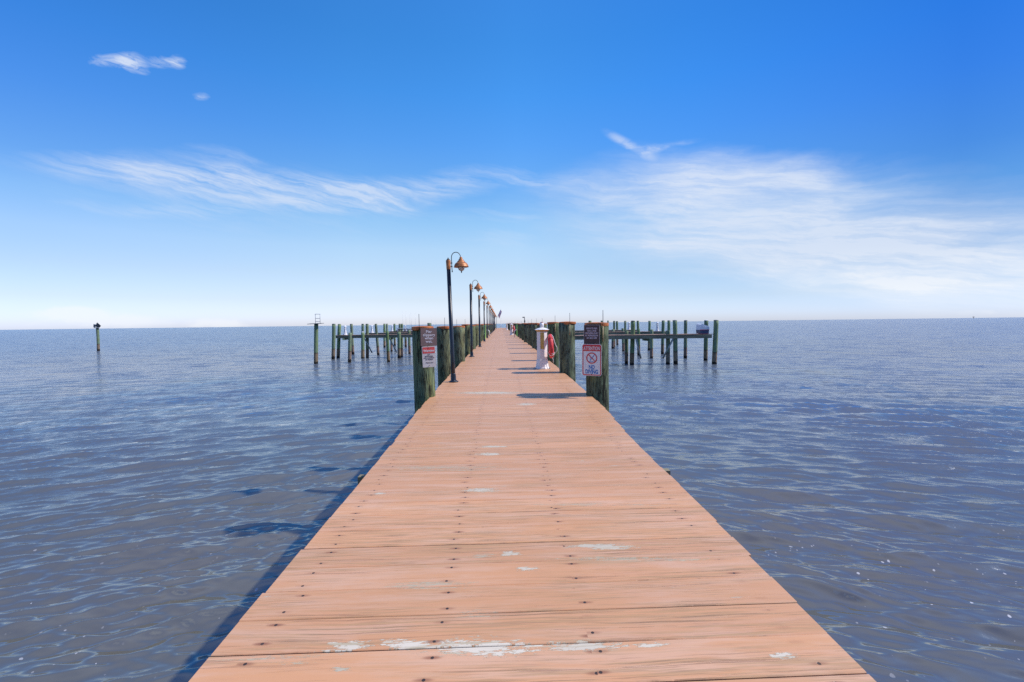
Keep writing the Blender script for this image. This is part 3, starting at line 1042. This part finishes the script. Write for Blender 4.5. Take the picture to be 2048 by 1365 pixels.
for q, (pf, pt, ty, by, w, grp, lb) in enumerate(fp):
    foot = at_z(pf, by, 0.0)
    r = w / 2 / FPX * foot.y
    top = at_y(pt, ty, foot.y)
    ax = (top - foot)
    base = foot - ax * (2.0 / ax.z)
    full = top - base
    root = empty('dock_pile', base)
    root.rotation_mode = 'QUATERNION'
    root.rotation_quaternion = Vector((0, 0, 1)).rotation_difference(full)
    o = link('shaft', fshaft[q % 4], root, rz=random.uniform(0, 6.28))
    o.scale = (r / .15, r / .15, full.length / 5.25)
    if ty < 655 or q == 5:
        mb = MB(); mb.lathe([(r * 1.02, 0), (r * 1.02, .03), (r * .4, .06), (0, .065)], 16)
        mb.build('cap', M_whitew if q in (5, 38) else M_greyboard, root, (0, 0, full.length))
    tag(root, lb, 'pile', grp)

# platform with a ladder frame on the outermost left pile
p0 = at_z(632, 728, 0); Yq = p0.y
tp = at_y(632.5, 648.6, Yq)
pl = empty('pile_platform', tp)
tag(pl, 'flat weathered board platform with upright ladder frame on the lone left pile', 'platform')
mb = MB(); mb.box((0, -.35, .03), (1.22, .14, .045), Matrix.Rotation(R(-2.5), 3, 'Y')); mb.box((.05, 0, .04), (1.05, .5, .05), Matrix.Rotation(R(-2.0), 3, 'Y')); mb.build('boards', M_greyboard, pl)
mb = MB()
for x in (-.06, .34):
    mb.tube([(x, 0, .05), (x, 0, .86)], .018, 8)
mb.build('uprights', M_steel, pl)
mb = MB()
for z, e in ((.22, 0), (.49, 0), (.86, .04)):
    mb.tube([(-.06 - e, 0, z), (.34 + e, 0, z)], .018, 8)
mb.build('rungs', M_steel, pl)

# channel marker far left
m0 = at_z(197, 702.3, 0)
Ym = m0.y
mk = empty('channel_marker', (m0.x, m0.y, 0))
tag(mk, 'lone channel marker pile with dark diamond boards far out on the left', 'channel marker')
o = link('shaft', fshaft[1], mk, (0, 0, -2))
zt = at_y(196, 658, Ym).z
o.scale = (1.15, 1.15, (zt + 2.2) / 5.25)
def diamond(mb, cx, cz, hw, hh, y):
    mb.prism([(cx - hw, cz), (cx, cz + hh), (cx + hw, cz), (cx, cz - hh)], y - .015, y + .015)
mb = MB(); diamond(mb, .30, zt + .42, .42, .42, -.22); mb.build('diamond_board', M_darkboard, mk)
mb = MB(); diamond(mb, -.16, zt + .50, .36, .42, .22); mb.build('diamond_board', M_darkboard, mk)
mb = MB(); mb.box((0, 0, zt + .14), (.75, .6, .05)); mb.box((0, -.05, zt + .66), (.62, .34, .04)); mb.build('shelf', M_whitew, mk)
mb = MB(); mb.lathe([(.10, zt + .69), (.10, zt + .80), (.04, zt + .86), (.0, zt + .93)], 12); mb.build('lantern', M_darkboard, mk)
mb = MB(); mb.prism([(-.5, zt + .30), (-.22, zt + .05), (-.18, zt + .55), (-.45, zt + .72)], -.1, -.07); mb.build('side_board', M_greyboard, mk)
mb = MB(); mb.tube([(0, 0, zt), (0, 0, zt + .70)], .13, 12); mb.build('inner_post', M_whitew, mk)

f0 = at_z(1947, 637.2 + .45, 0)
ff = empty('distant_beacon', (2300 * f0.x / f0.y, 2300, 0))
tag(ff, 'tiny dark navigation beacon on the horizon at the far right', 'beacon')
mb = MB(); mb.tube([(0, 0, 0), (0, 0, 6)], .8, 8); mb.build('tower', M_darkboard, ff)
mb = MB(); mb.box((0, 0, 8), (7, 3, 3)); mb.build('platform', M_darkboard, ff)


# lighthouse shaped pedestals on the finger docks
def make_lh():
    root = empty('lighthouse_pedestal')
    mb = MB(); mb.lathe([(.21, 0), (.21, .03), (.15, .20), (.115, .42), (.095, .60), (.09, .62)], 8, smooth=False); mb.build('tapered_tower', M_whitew, root)
    mb = MB(); mb.lathe([(.13, .62), (.145, .64), (.145, .655), (.13, .66)], 8, smooth=False); mb.build('gallery', M_whitew, root)
    mb = MB(); mb.lathe([(.095, .66), (.095, .82)], 8, smooth=False); mb.build('lantern_room', M_white, root)
    mb = MB(); mb.prism(rrect(.07, .10, .004, cz=.40), -.13, -.10); mb.build('outlet_cover', M_steel, root)
    mb = MB(); mb.lathe([(.15, .82), (.155, .835), (.10, .92), (.03, .97), (.03, 1.01), (0, 1.03)], 8, smooth=False); mb.build('roof', M_whitew, root)
    return root


lh = make_lh()
lsp = [(690.5, 670.5, 46.5, 'leftmost white lighthouse shaped pedestal, on the nearest left dock'),
       (744, 666.4, 57.5, 'second white lighthouse pedestal from the left, on the second left dock'),
       (784, 662.8, 71.5, 'third white lighthouse pedestal from the left, beside the white bench'),
       (811, 661.0, 84, 'small far lighthouse pedestal standing behind the white bench'),
       (1258, 659.6, 57.6, 'white lighthouse pedestal on the right beside the thick grey green pile'),
       (1314.5, 662.8, 46.5, 'white lighthouse pedestal near the outer end of the second right dock')]
for i, (px, py, Y, lb) in enumerate(lsp):
    o = lh if i == 0 else copy_tree(lh)
    q = at_y(px, py, Y)
    zz = at_y(671, 671, 46).z if i == 0 else q.z
    o.location = (q.x, Y, zz)
    tag(o, lb, 'power pedestal', 'lighthouse pedestals on the finger docks')
# far dock carrying the small pedestal
q4 = at_y(811, 661, 84)
finger(790, 661.0, 83.4, 1.2, 'fourth left finger dock, a thin sliver behind the white bench', sgn=-1)

# white bench on the third left dock
qb = at_y(809.5, 663.2, 71.4)
be = empty('dock_bench', (qb.x, 71.4, qb.z))
tag(be, 'long white bench standing on the third left finger dock', 'bench')
MB().box((0, 0, .47), (2.5, .42, .05), bevel=.01).build('seat', M_whitew, be)
MB().box((0, .22, .30), (2.3, .03, .12)).build('apron', M_greyboard, be)
for x in (-1.1, -.1, .35, 1.1):
    MB().box((x, -.02, .222), (.09, .34, .443)).build('leg', M_whitew, be)

# white mooring whips behind the bench
for i, (px, ty) in enumerate([(805.3, 624), (811.5, 623), (819.5, 624.5), (822.5, 627), (830.5, 626), (862.5, 632), (871, 640)]):
    q = at_y(px, ty, 74); 
    w_ = empty('mooring_whip', (q.x, 74, qb.z - .6))
    tag(w_, 'thin white upright whip pole rising behind the left finger docks', 'pole', 'thin white whip poles')
    Hh = q.z - (qb.z - .6)
    MB().tube([(0, 0, 0), (0, 0, .9)], .035, 8).build('socket', M_white, w_)
    MB().tube([(0, 0, .9), (0.01, 0, Hh)], [.018, .012], 6).build('rod', M_white, w_)

# covered dinghy on the nearest right dock
a0, a1 = at_y(1390.5, 667.6, 34.9), at_y(1415, 667.6, 34.9)
bt = empty('covered_dinghy', ((a0.x + a1.x) / 2, 34.95, at_y(1427, 668.3, 34.3).z))
tag(bt, 'small navy hulled dinghy under a white cover on the right dock', 'dinghy')
W = (a1.x - a0.x) * .74
bt.location.x += W * .10


def boat_sections(mb, prof_fn, ys):
    rings = []
    for y in ys:
        rings.append([mb.bm.verts.new((x, y, z)) for x, z in prof_fn(y)])
    for a in range(len(rings) - 1):
        n = len(rings[0])
        for i in range(n):
            j = (i + 1) % n
            mb.bm.faces.new((rings[a][i], rings[a][j], rings[a + 1][j], rings[a + 1][i]))
    mb.bm.faces.new(rings[0]); mb.bm.faces.new(list(reversed(rings[-1])))


def hull(y):
    k = 1 - .10 * max(0, y) ** 2
    w = W / 2 * k
    return [(-w * .92, .03), (-w, .32), (w, .32), (w * .92, .03), (0, .0)]


def cover(y):
    k = 1 - .10 * max(0, y) ** 2
    w = W / 2 * k
    return [(-w * 1.02, .315), (-w * 1.0, .40), (-w * .86, .74 + .06 * y), (-w * .55, .79 + .05 * y), (w * .25, .68), (w * .80, .60), (w * 1.0, .50), (w * 1.02, .315)]


ys = [-.45, -.3, -.1, .1, .3]
mb = MB(); boat_sections(mb, hull, ys); mb.build('hull', M_navy, bt)
mb = MB(); boat_sections(mb, cover, ys); mb.build('cover', M_canvas, bt)
MB().box((0, -.25, .012), (W * .86, .5, .02)).build('keel_strip', M_signred, bt)
mb = MB(); mb.prism([(-.20, .36), (-.12, .60), (.25, .57), (.28, .36)], -.47, -.455); mb.build('window_flap', M_whitew, bt)
MB().box((0, -.462, .318), (W * 1.03, .03, .03)).build('rub_rail', M_signred, bt)

# ------------------------------------------------------------------ water
def water_material():
    m, t, p = new_mat('murky bay water')
    geo = t.n('ShaderNodeNewGeometry')
    pos = geo.outputs['Position']
    sep = t.n('ShaderNodeSeparateXYZ'); t.set(sep, 0, pos)
    X, Y = sep.outputs[0], sep.outputs[1]
    # crest direction bends away on both sides of the pier
    ab = t.math('SQRT', t.math('ADD', t.math('POWER', X, 2), 9.0))
    vv = t.math('ADD', Y, t.math('MULTIPLY', ab, .33))
    cv = t.n('ShaderNodeCombineXYZ'); t.set(cv, 0, t.math('MULTIPLY', X, .5)); t.set(cv, 1, vv); t.set(cv, 2, 0.0)
    W_ = cv.outputs[0]
    n1 = t.noise(W_, .55, 3, .55)
    n2 = t.noise(W_, 2.1, 4, .6, .3)
    n3 = t.noise(W_, 9.0, 4, .6, .4)
    gust = t.noise(t.vmul(pos, (.5, 1, 1)), .05, 4)
    murk = t.noise(t.vmul(pos, (1, 1, 1)), .22, 4)
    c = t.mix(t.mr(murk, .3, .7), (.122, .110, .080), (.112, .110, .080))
    c = t.mix(t.mr(Y, 4, 26), c, (.112, .133, .165))            # silty brown close in; further out, reflected sky blue painted into the body colour
    # foam flecks floating close to the pier
    vo = t.n('ShaderNodeTexVoronoi', {'Scale': 5.0, 'Randomness': 1.0}); t.set(vo, 'Vector', t.vadd(t.vmul(pos, (1, 1, 0)), t.vmul(pos, (0, 0, 0))))
    size = t.mr(t.noise(pos, 9.0, 2), .32, .70, .0, .13, smooth=False)
    spot = t.math('LESS_THAN', vo.outputs['Distance'], size)
    zone = t.math('MULTIPLY', t.mr(t.noise(pos, .7, 3), .38, .56), t.mr(Y, 8.5, 5.0))
    vo2 = t.n('ShaderNodeTexVoronoi', {'Scale': 11.0}); t.set(vo2, 'Vector', t.vmul(pos, (1, 1, 0)))
    spot2 = t.math('MULTIPLY', t.math('LESS_THAN', vo2.outputs['Distance'], .12), t.mr(t.noise(pos, 1.5, 4), .5, .62))
    foam = t.math('MULTIPLY', t.math('MAXIMUM', spot, spot2), zone)
    c = t.mix(t.math('MULTIPLY', foam, .8), c, (.62, .62, .66))
    dist = t.n('ShaderNodeVectorMath', operation='LENGTH'); t.set(dist, 0, pos)
    D = dist.outputs['Value']
    h = t.math('ADD', t.math('MULTIPLY', n1, t.mr(D, 10, 50, .0, .3)), t.math('ADD', t.math('MULTIPLY', n2, t.mr(D, 5, 30, .02, .2)), t.math('MULTIPLY', n3, t.mr(D, 5, 30, .008, .10))))
    h = t.math('MULTIPLY', h, t.mr(gust, .3, .7, .85, 1.15))
    base_n = t.bump(h, 1.0, .55)
    # wave facets far out, too small for the mesh: tilt the normal directly
    def slopes(scale, amp, seed):
        nd = t.n('ShaderNodeTexNoise', {'Scale': scale, 'Detail': 3, 'Roughness': .6})
        t.set(nd, 'Vector', t.vadd(W_, (seed, seed, 0)))
        return t.vmul(t.vadd(nd.outputs[1], (-.5, -.5, -.5)), (amp * .45, amp, 0))
    sl = t.vadd(t.vadd(slopes(.45, 1.2, 3.), slopes(1.6, 1.9, 7.)), slopes(6.0, .8, 11.))
    wt = t.mr(D, 8, 40, .0, 1.0)
    sc_ = t.n('ShaderNodeVectorMath', operation='SCALE'); t.set(sc_, 0, sl); t.set(sc_, 'Scale', wt)
    nn = t.n('ShaderNodeVectorMath', operation='NORMALIZE'); t.set(nn, 0, t.vadd(base_n, sc_.outputs[0]))
    # body colour of the silty water is lit from above whatever the ripple; the surface film only mirrors
    body = t.n('ShaderNodeBsdfDiffuse'); t.set(body, 'Color', c); t.set(body, 'Normal', t.n('ShaderNodeCombineXYZ', {2: 1.0}).outputs[0])
    film = t.n('ShaderNodeBsdfGlossy', {'Color': (1, 1, 1, 1)}); t.set(film, 'Roughness', t.mr(D, 8, 120, .05, .18)); t.set(film, 'Normal', nn.outputs[0])
    fr_ = t.n('ShaderNodeFresnel', {'IOR': 2.65}); t.set(fr_, 'Normal', nn.outputs[0])
    fac = t.math('MULTIPLY', fr_.outputs[0], t.math('MULTIPLY_ADD', foam, -.8, 1.0))
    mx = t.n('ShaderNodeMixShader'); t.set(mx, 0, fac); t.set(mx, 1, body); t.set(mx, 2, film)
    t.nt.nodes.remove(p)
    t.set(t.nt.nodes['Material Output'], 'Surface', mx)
    return m


M_water = water_material()


def build_water():
    rng = np.random.default_rng(5)
    rs = [.4]
    while rs[-1] < 160:
        r = rs[-1]
        rs.append(r + max(.017 if r > 2 else .08, r * r / 3000.))
    while rs[-1] < 60000:
        rs.append(rs[-1] * 1.25)
    rs = np.array(rs)
    th = np.radians(np.arange(-66, 66.01, .105))
    th_b = np.radians(np.linspace(66, 294, 80))
    verts_all, faces_all, off = [], [], 0
    # wave components
    N = 112
    lam = np.exp(rng.uniform(np.log(.10), np.log(1.9), N))
    ang = rng.normal(0, .28, N)
    ang *= .9
    A = .0098 * lam ** .95 * np.exp(-(lam / 1.5) ** 2) * rng.uniform(.5, 1.4, N)
    A[lam < .35] *= .85
    ph = rng.uniform(0, 2 * np.pi, N)
    for thv in (th, th_b):
        RR, TT = np.meshgrid(rs, thv, indexing='ij')
        x = (RR * np.sin(TT)).astype(np.float32)
        y = (RR * np.cos(TT)).astype(np.float32)
        z = np.zeros_like(x)
        dx = np.zeros_like(x); dy = np.zeros_like(x)
        ab = np.sqrt(x * x + 9)
        v = y + .33 * ab
        cellr = np.gradient(rs)[:, None] if False else np.maximum(.019, RR * RR / 3000.)
        u = x * .9
        # slow modulation so wave groups differ
        mod = 1 + .35 * np.sin(.31 * x + .17 * y + 1.0) * np.sin(.23 * y - .13 * x)
        for k in range(N):
            kx = 2 * np.pi / lam[k] * math.sin(ang[k]); ky = 2 * np.pi / lam[k] * math.cos(ang[k])
            P = kx * u + ky * v + ph[k] + 1.2 * np.sin(.9 * x / lam[k] ** .5 * .35 + ph[k] * 3) + 1.0 * np.sin(.7 * y / lam[k] ** .5 * .3 + ph[k] * 5)
            fade = np.clip((lam[k] / cellr - 2.0) / 3.0, 0, 1) * (RR < 150)
            a = A[k] * fade * mod
            z += a * np.cos(P)
            q = .3
            dx -= q * a * math.sin(ang[k]) * np.sin(P)
            dy -= q * a * math.cos(ang[k]) * np.sin(P)
        X = x + dx; Y = y + dy
        co = np.stack([X, Y, z], -1).reshape(-1, 3)
        nr, nc = x.shape
        idx = np.arange(nr * nc).reshape(nr, nc) + off
        f = np.stack([idx[:-1, :-1], idx[:-1, 1:], idx[1:, 1:], idx[1:, :-1]], -1).reshape(-1, 4)
        verts_all.append(co); faces_all.append(f); off += nr * nc
    co = np.concatenate(verts_all).astype(np.float32)
    fc = np.concatenate(faces_all).astype(np.int32)
    me = bpy.data.meshes.new('bay_water')
    me.vertices.add(len(co)); me.vertices.foreach_set('co', co.ravel())
    me.loops.add(fc.size); me.loops.foreach_set('vertex_index', fc.ravel())
    me.polygons.add(len(fc))
    me.polygons.foreach_set('loop_start', np.arange(0, fc.size, 4, dtype=np.int32))
    me.polygons.foreach_set('loop_total', np.full(len(fc), 4, dtype=np.int32))
    me.polygons.foreach_set('use_smooth', np.ones(len(fc), dtype=bool))
    me.update(); me.validate()
    me.materials.append(M_water)
    o = bpy.data.objects.new('water', me)
    col.objects.link(o)
    tag(o, 'wide rippled brown bay water reflecting the blue sky', kind='structure')
    print('water verts', len(co))


build_water()

# ------------------------------------------------------------------ light and sky
SUN_EL, SUN_AZ = 46.0, 92.0           # azimuth clockwise from +Y
sun = bpy.data.lights.new('sun', 'SUN')
sun.energy = 3.6
sun.angle = R(.9)
sun.color = (1.0, .955, .89)
so = bpy.data.objects.new('sun', sun)
col.objects.link(so)
sd = Vector((math.cos(R(SUN_EL)) * math.sin(R(SUN_AZ)), math.cos(R(SUN_EL)) * math.cos(R(SUN_AZ)), math.sin(R(SUN_EL))))
so.rotation_euler = sd.to_track_quat('Z', 'Y').to_euler()
so.location = (20, 0, 30)

w = bpy.data.worlds.new('World')
sc.world = w
w.use_nodes = True
w.node_tree.nodes.clear()
t = NT(w.node_tree)
sky = t.n('ShaderNodeTexSky', sky_type='NISHITA')
sky.sun_disc = False
sky.sun_elevation = R(SUN_EL)
sky.sun_rotation = R(SUN_AZ)
sky.altitude = 0
sky.air_density = 1.0
sky.dust_density = .4
sky.ozone_density = 3.0
gen = t.n('ShaderNodeTexCoord').outputs['Generated']
sp = t.n('ShaderNodeSeparateXYZ'); t.set(sp, 0, gen)
U = t.math('ARCTAN2', sp.outputs[0], sp.outputs[1])
V = t.math('ARCSINE', sp.outputs[2])
uvw = t.n('ShaderNodeCombineXYZ'); t.set(uvw, 0, U); t.set(uvw, 1, V); t.set(uvw, 2, 0.0)
UV = uvw.outputs[0]
# colour of clear air by elevation
ramp = t.n('ShaderNodeValToRGB')
t.set(ramp, 0, t.mr(V, 0, R(60), 0, 1, smooth=False))
cr = ramp.color_ramp
stops = [(0.0, (1.0, 1.0, 1.0)), (.1, (1, 1, 1)), (.5, (1, 1, 1)), (1.0, (1, 1, 1))]
OLD = [(0.0, (.86, .92, 1.12)), (.10, (.90, 1.0, 1.30)), (.25, (.72, 1.0, 1.42)), (.42, (.45, .85, 1.50)), (.62, (.30, .78, 1.62)), (1.0, (.3, .75, 1.6))]
GAIN = [(1, (1.82, 1.80, 2.1)), (3, (1.80, 1.60, 1.55)), (6.1, (1.97, 1.65, 1.32)), (9.2, (2.28, 1.87, 1.37)), (12.3, (2.08, 1.90, 1.42)),
        (15.2, (1.61, 1.73, 1.46)), (21, (1.40, 1.84, 1.64)), (26, (1.32, 1.97, 1.68)), (31, (1.32, 1.97, 1.60)), (35, (1.5, 2.0, 1.58)), (60, (1.45, 1.95, 1.62))]
SKY_STOPS = []
for dg_, g_ in GAIN:
    ps_ = dg_ / 60
    o_ = [np.interp(ps_, [a[0] for a in OLD], [a[1][k] for a in OLD]) for k in range(3)]
    SKY_STOPS.append((ps_, tuple(o_[k] * g_[k] for k in range(3))))
while len(cr.elements) < len(SKY_STOPS): cr.elements.new(.5)
for e, (ps, c) in zip(cr.elements, SKY_STOPS):
    e.position = ps; e.color = (c[0] / 4, c[1] / 4, c[2] / 4, 1)
air = t.mix(1.0, sky.outputs[0], ramp.outputs[0], 'MULTIPLY')
ur = t.n('ShaderNodeValToRGB')
t.set(ur, 0, t.mr(U, -1.0, 1.0, 0, 1, smooth=False))
US = [(0.0, (.70, .78, .90)), (.10, (.74, .80, .92)), (.35, (1, 1, 1)), (.52, (1, 1, 1)), (.70, (.62, .74, .84)), (.90, (.25, .41, .60)), (1.0, (.22, .38, .58))]
while len(ur.color_ramp.elements) < len(US): ur.color_ramp.elements.new(.5)
for e, (ps, c) in zip(ur.color_ramp.elements, US):
    e.position = ps; e.color = (*c, 1)
air = t.mix(1.0, air, t.mix(t.mr(V, R(0), R(9), .5, 1.0), (1, 1, 1), ur.outputs[0]), 'MULTIPLY')

# clouds
def uvof(px, py):
    d = ray(px, py).normalized()
    return math.atan2(d.x, d.y), math.asin(d.z)


def warp(v, s, ax, ay, seed):
    nd = t.n('ShaderNodeTexNoise', {'Scale': 1.0, 'Detail': 5, 'Roughness': .6})
    t.set(nd, 'Vector', t.vadd(t.vmul(v, s), (seed, seed * .7, 0)))
    o = t.vmul(t.vadd(nd.outputs[1], (-.5, -.5, -.5)), (ax, ay, 0))
    return t.vadd(v, o)


UW = warp(UV, (4, 9, 1), .16, .05, 2.0)
UW2 = warp(UW, (18, 45, 1), .035, .014, 9.0)
rotm = t.n('ShaderNodeMapping'); rotm.inputs['Rotation'].default_value = (0, 0, R(9)); t.set(rotm, 0, UW)
RS = rotm.outputs[0]
streak = t.noise(t.vmul(RS, (5, 42, 1)), 1.0, 9, .62)
streak2 = t.noise(t.vmul(RS, (11, 34, 1)), 1.0, 8, .62)
streakf = t.noise(t.vmul(RS, (8, 80, 1)), 1.0, 9, .66)
puff = t.noise(t.vmul(UW2, (26, 40, 1)), 1.0, 8, .62)
puffb = t.noise(t.vmul(UW, (7, 14, 1)), 1.0, 6, .55)


def stroke(px0, py0, px1, py1, hw, dens, vec, lo=0.0, hi=1.0):
    a, b = uvof(px0, py0), uvof(px1, py1)
    c1 = uvof((px0 + px1) / 2, (py0 + py1) / 2 - hw)
    c0 = uvof((px0 + px1) / 2, (py0 + py1) / 2)
    mp_ = t.n('ShaderNodeMapping', vector_type='TEXTURE')
    mp_.inputs['Location'].default_value = ((a[0] + b[0]) / 2, (a[1] + b[1]) / 2, 0)
    mp_.inputs['Rotation'].default_value = (0, 0, math.atan2(b[1] - a[1], b[0] - a[0]))
    mp_.inputs['Scale'].default_value = (math.hypot(b[0] - a[0], b[1] - a[1]) / 2, abs(c1[1] - c0[1]), 1)
    t.set(mp_, 0, vec)
    ln = t.n('ShaderNodeVectorMath', operation='LENGTH'); t.set(ln, 0, mp_.outputs[0])
    return t.mr(ln.outputs['Value'], 1.15, lo, 0, dens)


def total(lst):
    s = lst[0]
    for x in lst[1:]: s = t.math('ADD', s, x)
    return s


# wide cirrus on the right
bigc = total([
    stroke(1080, 350, 1960, 385, 95, .60, UW2), stroke(960, 415, 1700, 405, 90, .5, UW2), stroke(1060, 465, 2400, 490, 110, .75, UW2),
    stroke(1450, 455, 2600, 520, 140, .95, UW2), stroke(1600, 555, 2500, 600, 95, .6, UW), stroke(1450, 335, 1860, 385, 55, .45, UW2),
    stroke(1200, 470, 1950, 570, 65, .35, UW), stroke(1120, 482, 1480, 488, 16, .5, UW), stroke(1000, 360, 1450, 385, 45, .5, UW2),
    stroke(1500, 436, 2400, 440, 22, .6, UV), stroke(1200, 300, 1700, 350, 55, .3, UW2), stroke(1250, 360, 1560, 350, 60, .35, UW2),
])
streak3 = t.noise(t.vmul(RS, (3.2, 12, 1)), 1.0, 8, .6)
sA = t.math('MULTIPLY', bigc, t.mr(streak, .30, .68, .68, 1.05, smooth=False))
sA = t.math('MULTIPLY', sA, t.mr(streakf, .34, .62, .66, 1.06, smooth=False))
sA = t.math('MULTIPLY', sA, t.mr(streak3, .32, .6, .60, 1.08))
sA = t.mr(sA, .02, 1.0, 0, .84, smooth=False)
# thin wisps on the left and middle
wis = total([
    stroke(-20, 308, 620, 375, 30, .8, UW2), stroke(60, 338, 900, 372, 34, .75, UW2), stroke(250, 380, 850, 418, 24, .75, UW),
    stroke(560, 355, 880, 424, 28, .85, UW2), stroke(680, 392, 1060, 345, 40, .80, UW2), stroke(60, 400, 520, 420, 16, .55, UW),
    stroke(330, 305, 540, 345, 36, .5, UW2), stroke(860, 430, 1180, 425, 18, .45, UW), stroke(960, 340, 1200, 380, 26, .6, UW2),
    stroke(40, 310, 420, 340, 30, .4, UW2), stroke(940, 476, 1070, 482, 22, .5, UW2), stroke(-60, 330, 950, 410, 95, .34, UW),
])
sB = t.math('MULTIPLY', wis, t.mr(streakf, .34, .68, .14, 1.1, smooth=False))
sB = t.mr(sB, .03, 1.05, 0, .66, smooth=False)
tail = total([stroke(1190, 252, 1310, 318, 15, .75, UV), stroke(1240, 306, 1430, 274, 12, .6, UV), stroke(1245, 285, 1360, 345, 34, .5, UV)])
sT = t.mr(t.math('MULTIPLY', tail, t.mr(streak2, .35, .6, .45, 1.1)), .05, 1.0, 0, .6)
sB = t.math('MAXIMUM', sB, sT)
# small bright clouds up left
sm = total([stroke(160, 124, 275, 120, 18, .8, UV), stroke(215, 127, 310, 124, 26, 1.1, UV), stroke(292, 124, 350, 126, 18, .75, UV), stroke(330, 134, 378, 116, 20, .9, UV),
            stroke(376, 192, 428, 195, 13, .6, UV), stroke(262, 140, 310, 150, 9, .4, UV)])
puff2 = t.noise(t.vmul(UW, (40, 85, 1)), 1.0, 9, .68, .6)
sC = t.mr(t.math('MULTIPLY', sm, t.mr(puff2, .34, .66, .2, 1.15, smooth=False)), .12, 1.1, 0, .82, smooth=False)
# low hazy cumulus along the horizon
lowm = total([stroke(-80, 642, 320, 638, 36, 1.0, UV), stroke(60, 636, 220, 636, 34, .7, UV), stroke(180, 645, 600, 648, 24, .8, UV), stroke(1800, 625, 2200, 625, 22, .5, UV), stroke(1300, 640, 1900, 640, 12, .25, UV)])
sD = t.mr(t.math('MULTIPLY', lowm, t.mr(puffb, .35, .62, .25, 1.2)), .25, .8, 0, .55)
# remaining sky behind the viewer gets sparse cirrus too
back = t.math('MULTIPLY', t.mr(t.math('ABSOLUTE', U), 1.2, 1.7, 0, 1), t.mr(t.noise(t.vmul(UV, (1.5, 4, 1)), 1.0, 7), .5, .75, 0, .6))
back = t.math('MULTIPLY', back, t.mr(V, 0.9, 1.3, 1, 0))
back = t.math('MAXIMUM', back, t.mr(V, .65, 1.5, 0, .35, smooth=False))      # unseen cloud veil added overhead to grey the reflections and skylight
cm = t.math('MAXIMUM', t.math('MAXIMUM', sA, sB), t.math('MAXIMUM', sC, t.math('MAXIMUM', sD, back)))
ccol = t.mix(t.mr(V, .04, .14), (.74, .765, .80), (.59, .65, .755))

bg1 = t.n('ShaderNodeBackground', {'Strength': .38 / 1.25}); t.set(bg1, 'Color', air)
bg2 = t.n('ShaderNodeBackground', {'Strength': 1.0}); t.set(bg2, 'Color', ccol)
ms = t.n('ShaderNodeMixShader'); t.set(ms, 0, cm); t.set(ms, 1, bg1); t.set(ms, 2, bg2)
out = t.n('ShaderNodeOutputWorld'); t.set(out, 0, ms)
w.cycles.sampling_method = 'MANUAL'
w.cycles.sample_map_resolution = 1024

sc.view_settings.view_transform = 'Standard'
sc.view_settings.look = 'None'
sc.view_settings.exposure = .32
sc.view_settings.gamma = 1
sc.view_settings.use_curve_mapping = False
sc.cycles.max_bounces = 8
sc.cycles.use_denoising = False
sc.cycles.caustics_reflective = False
sc.cycles.caustics_refractive = False
sc.cycles.sample_clamp_indirect = 6
sc.cycles.sample_clamp_direct = 1.0
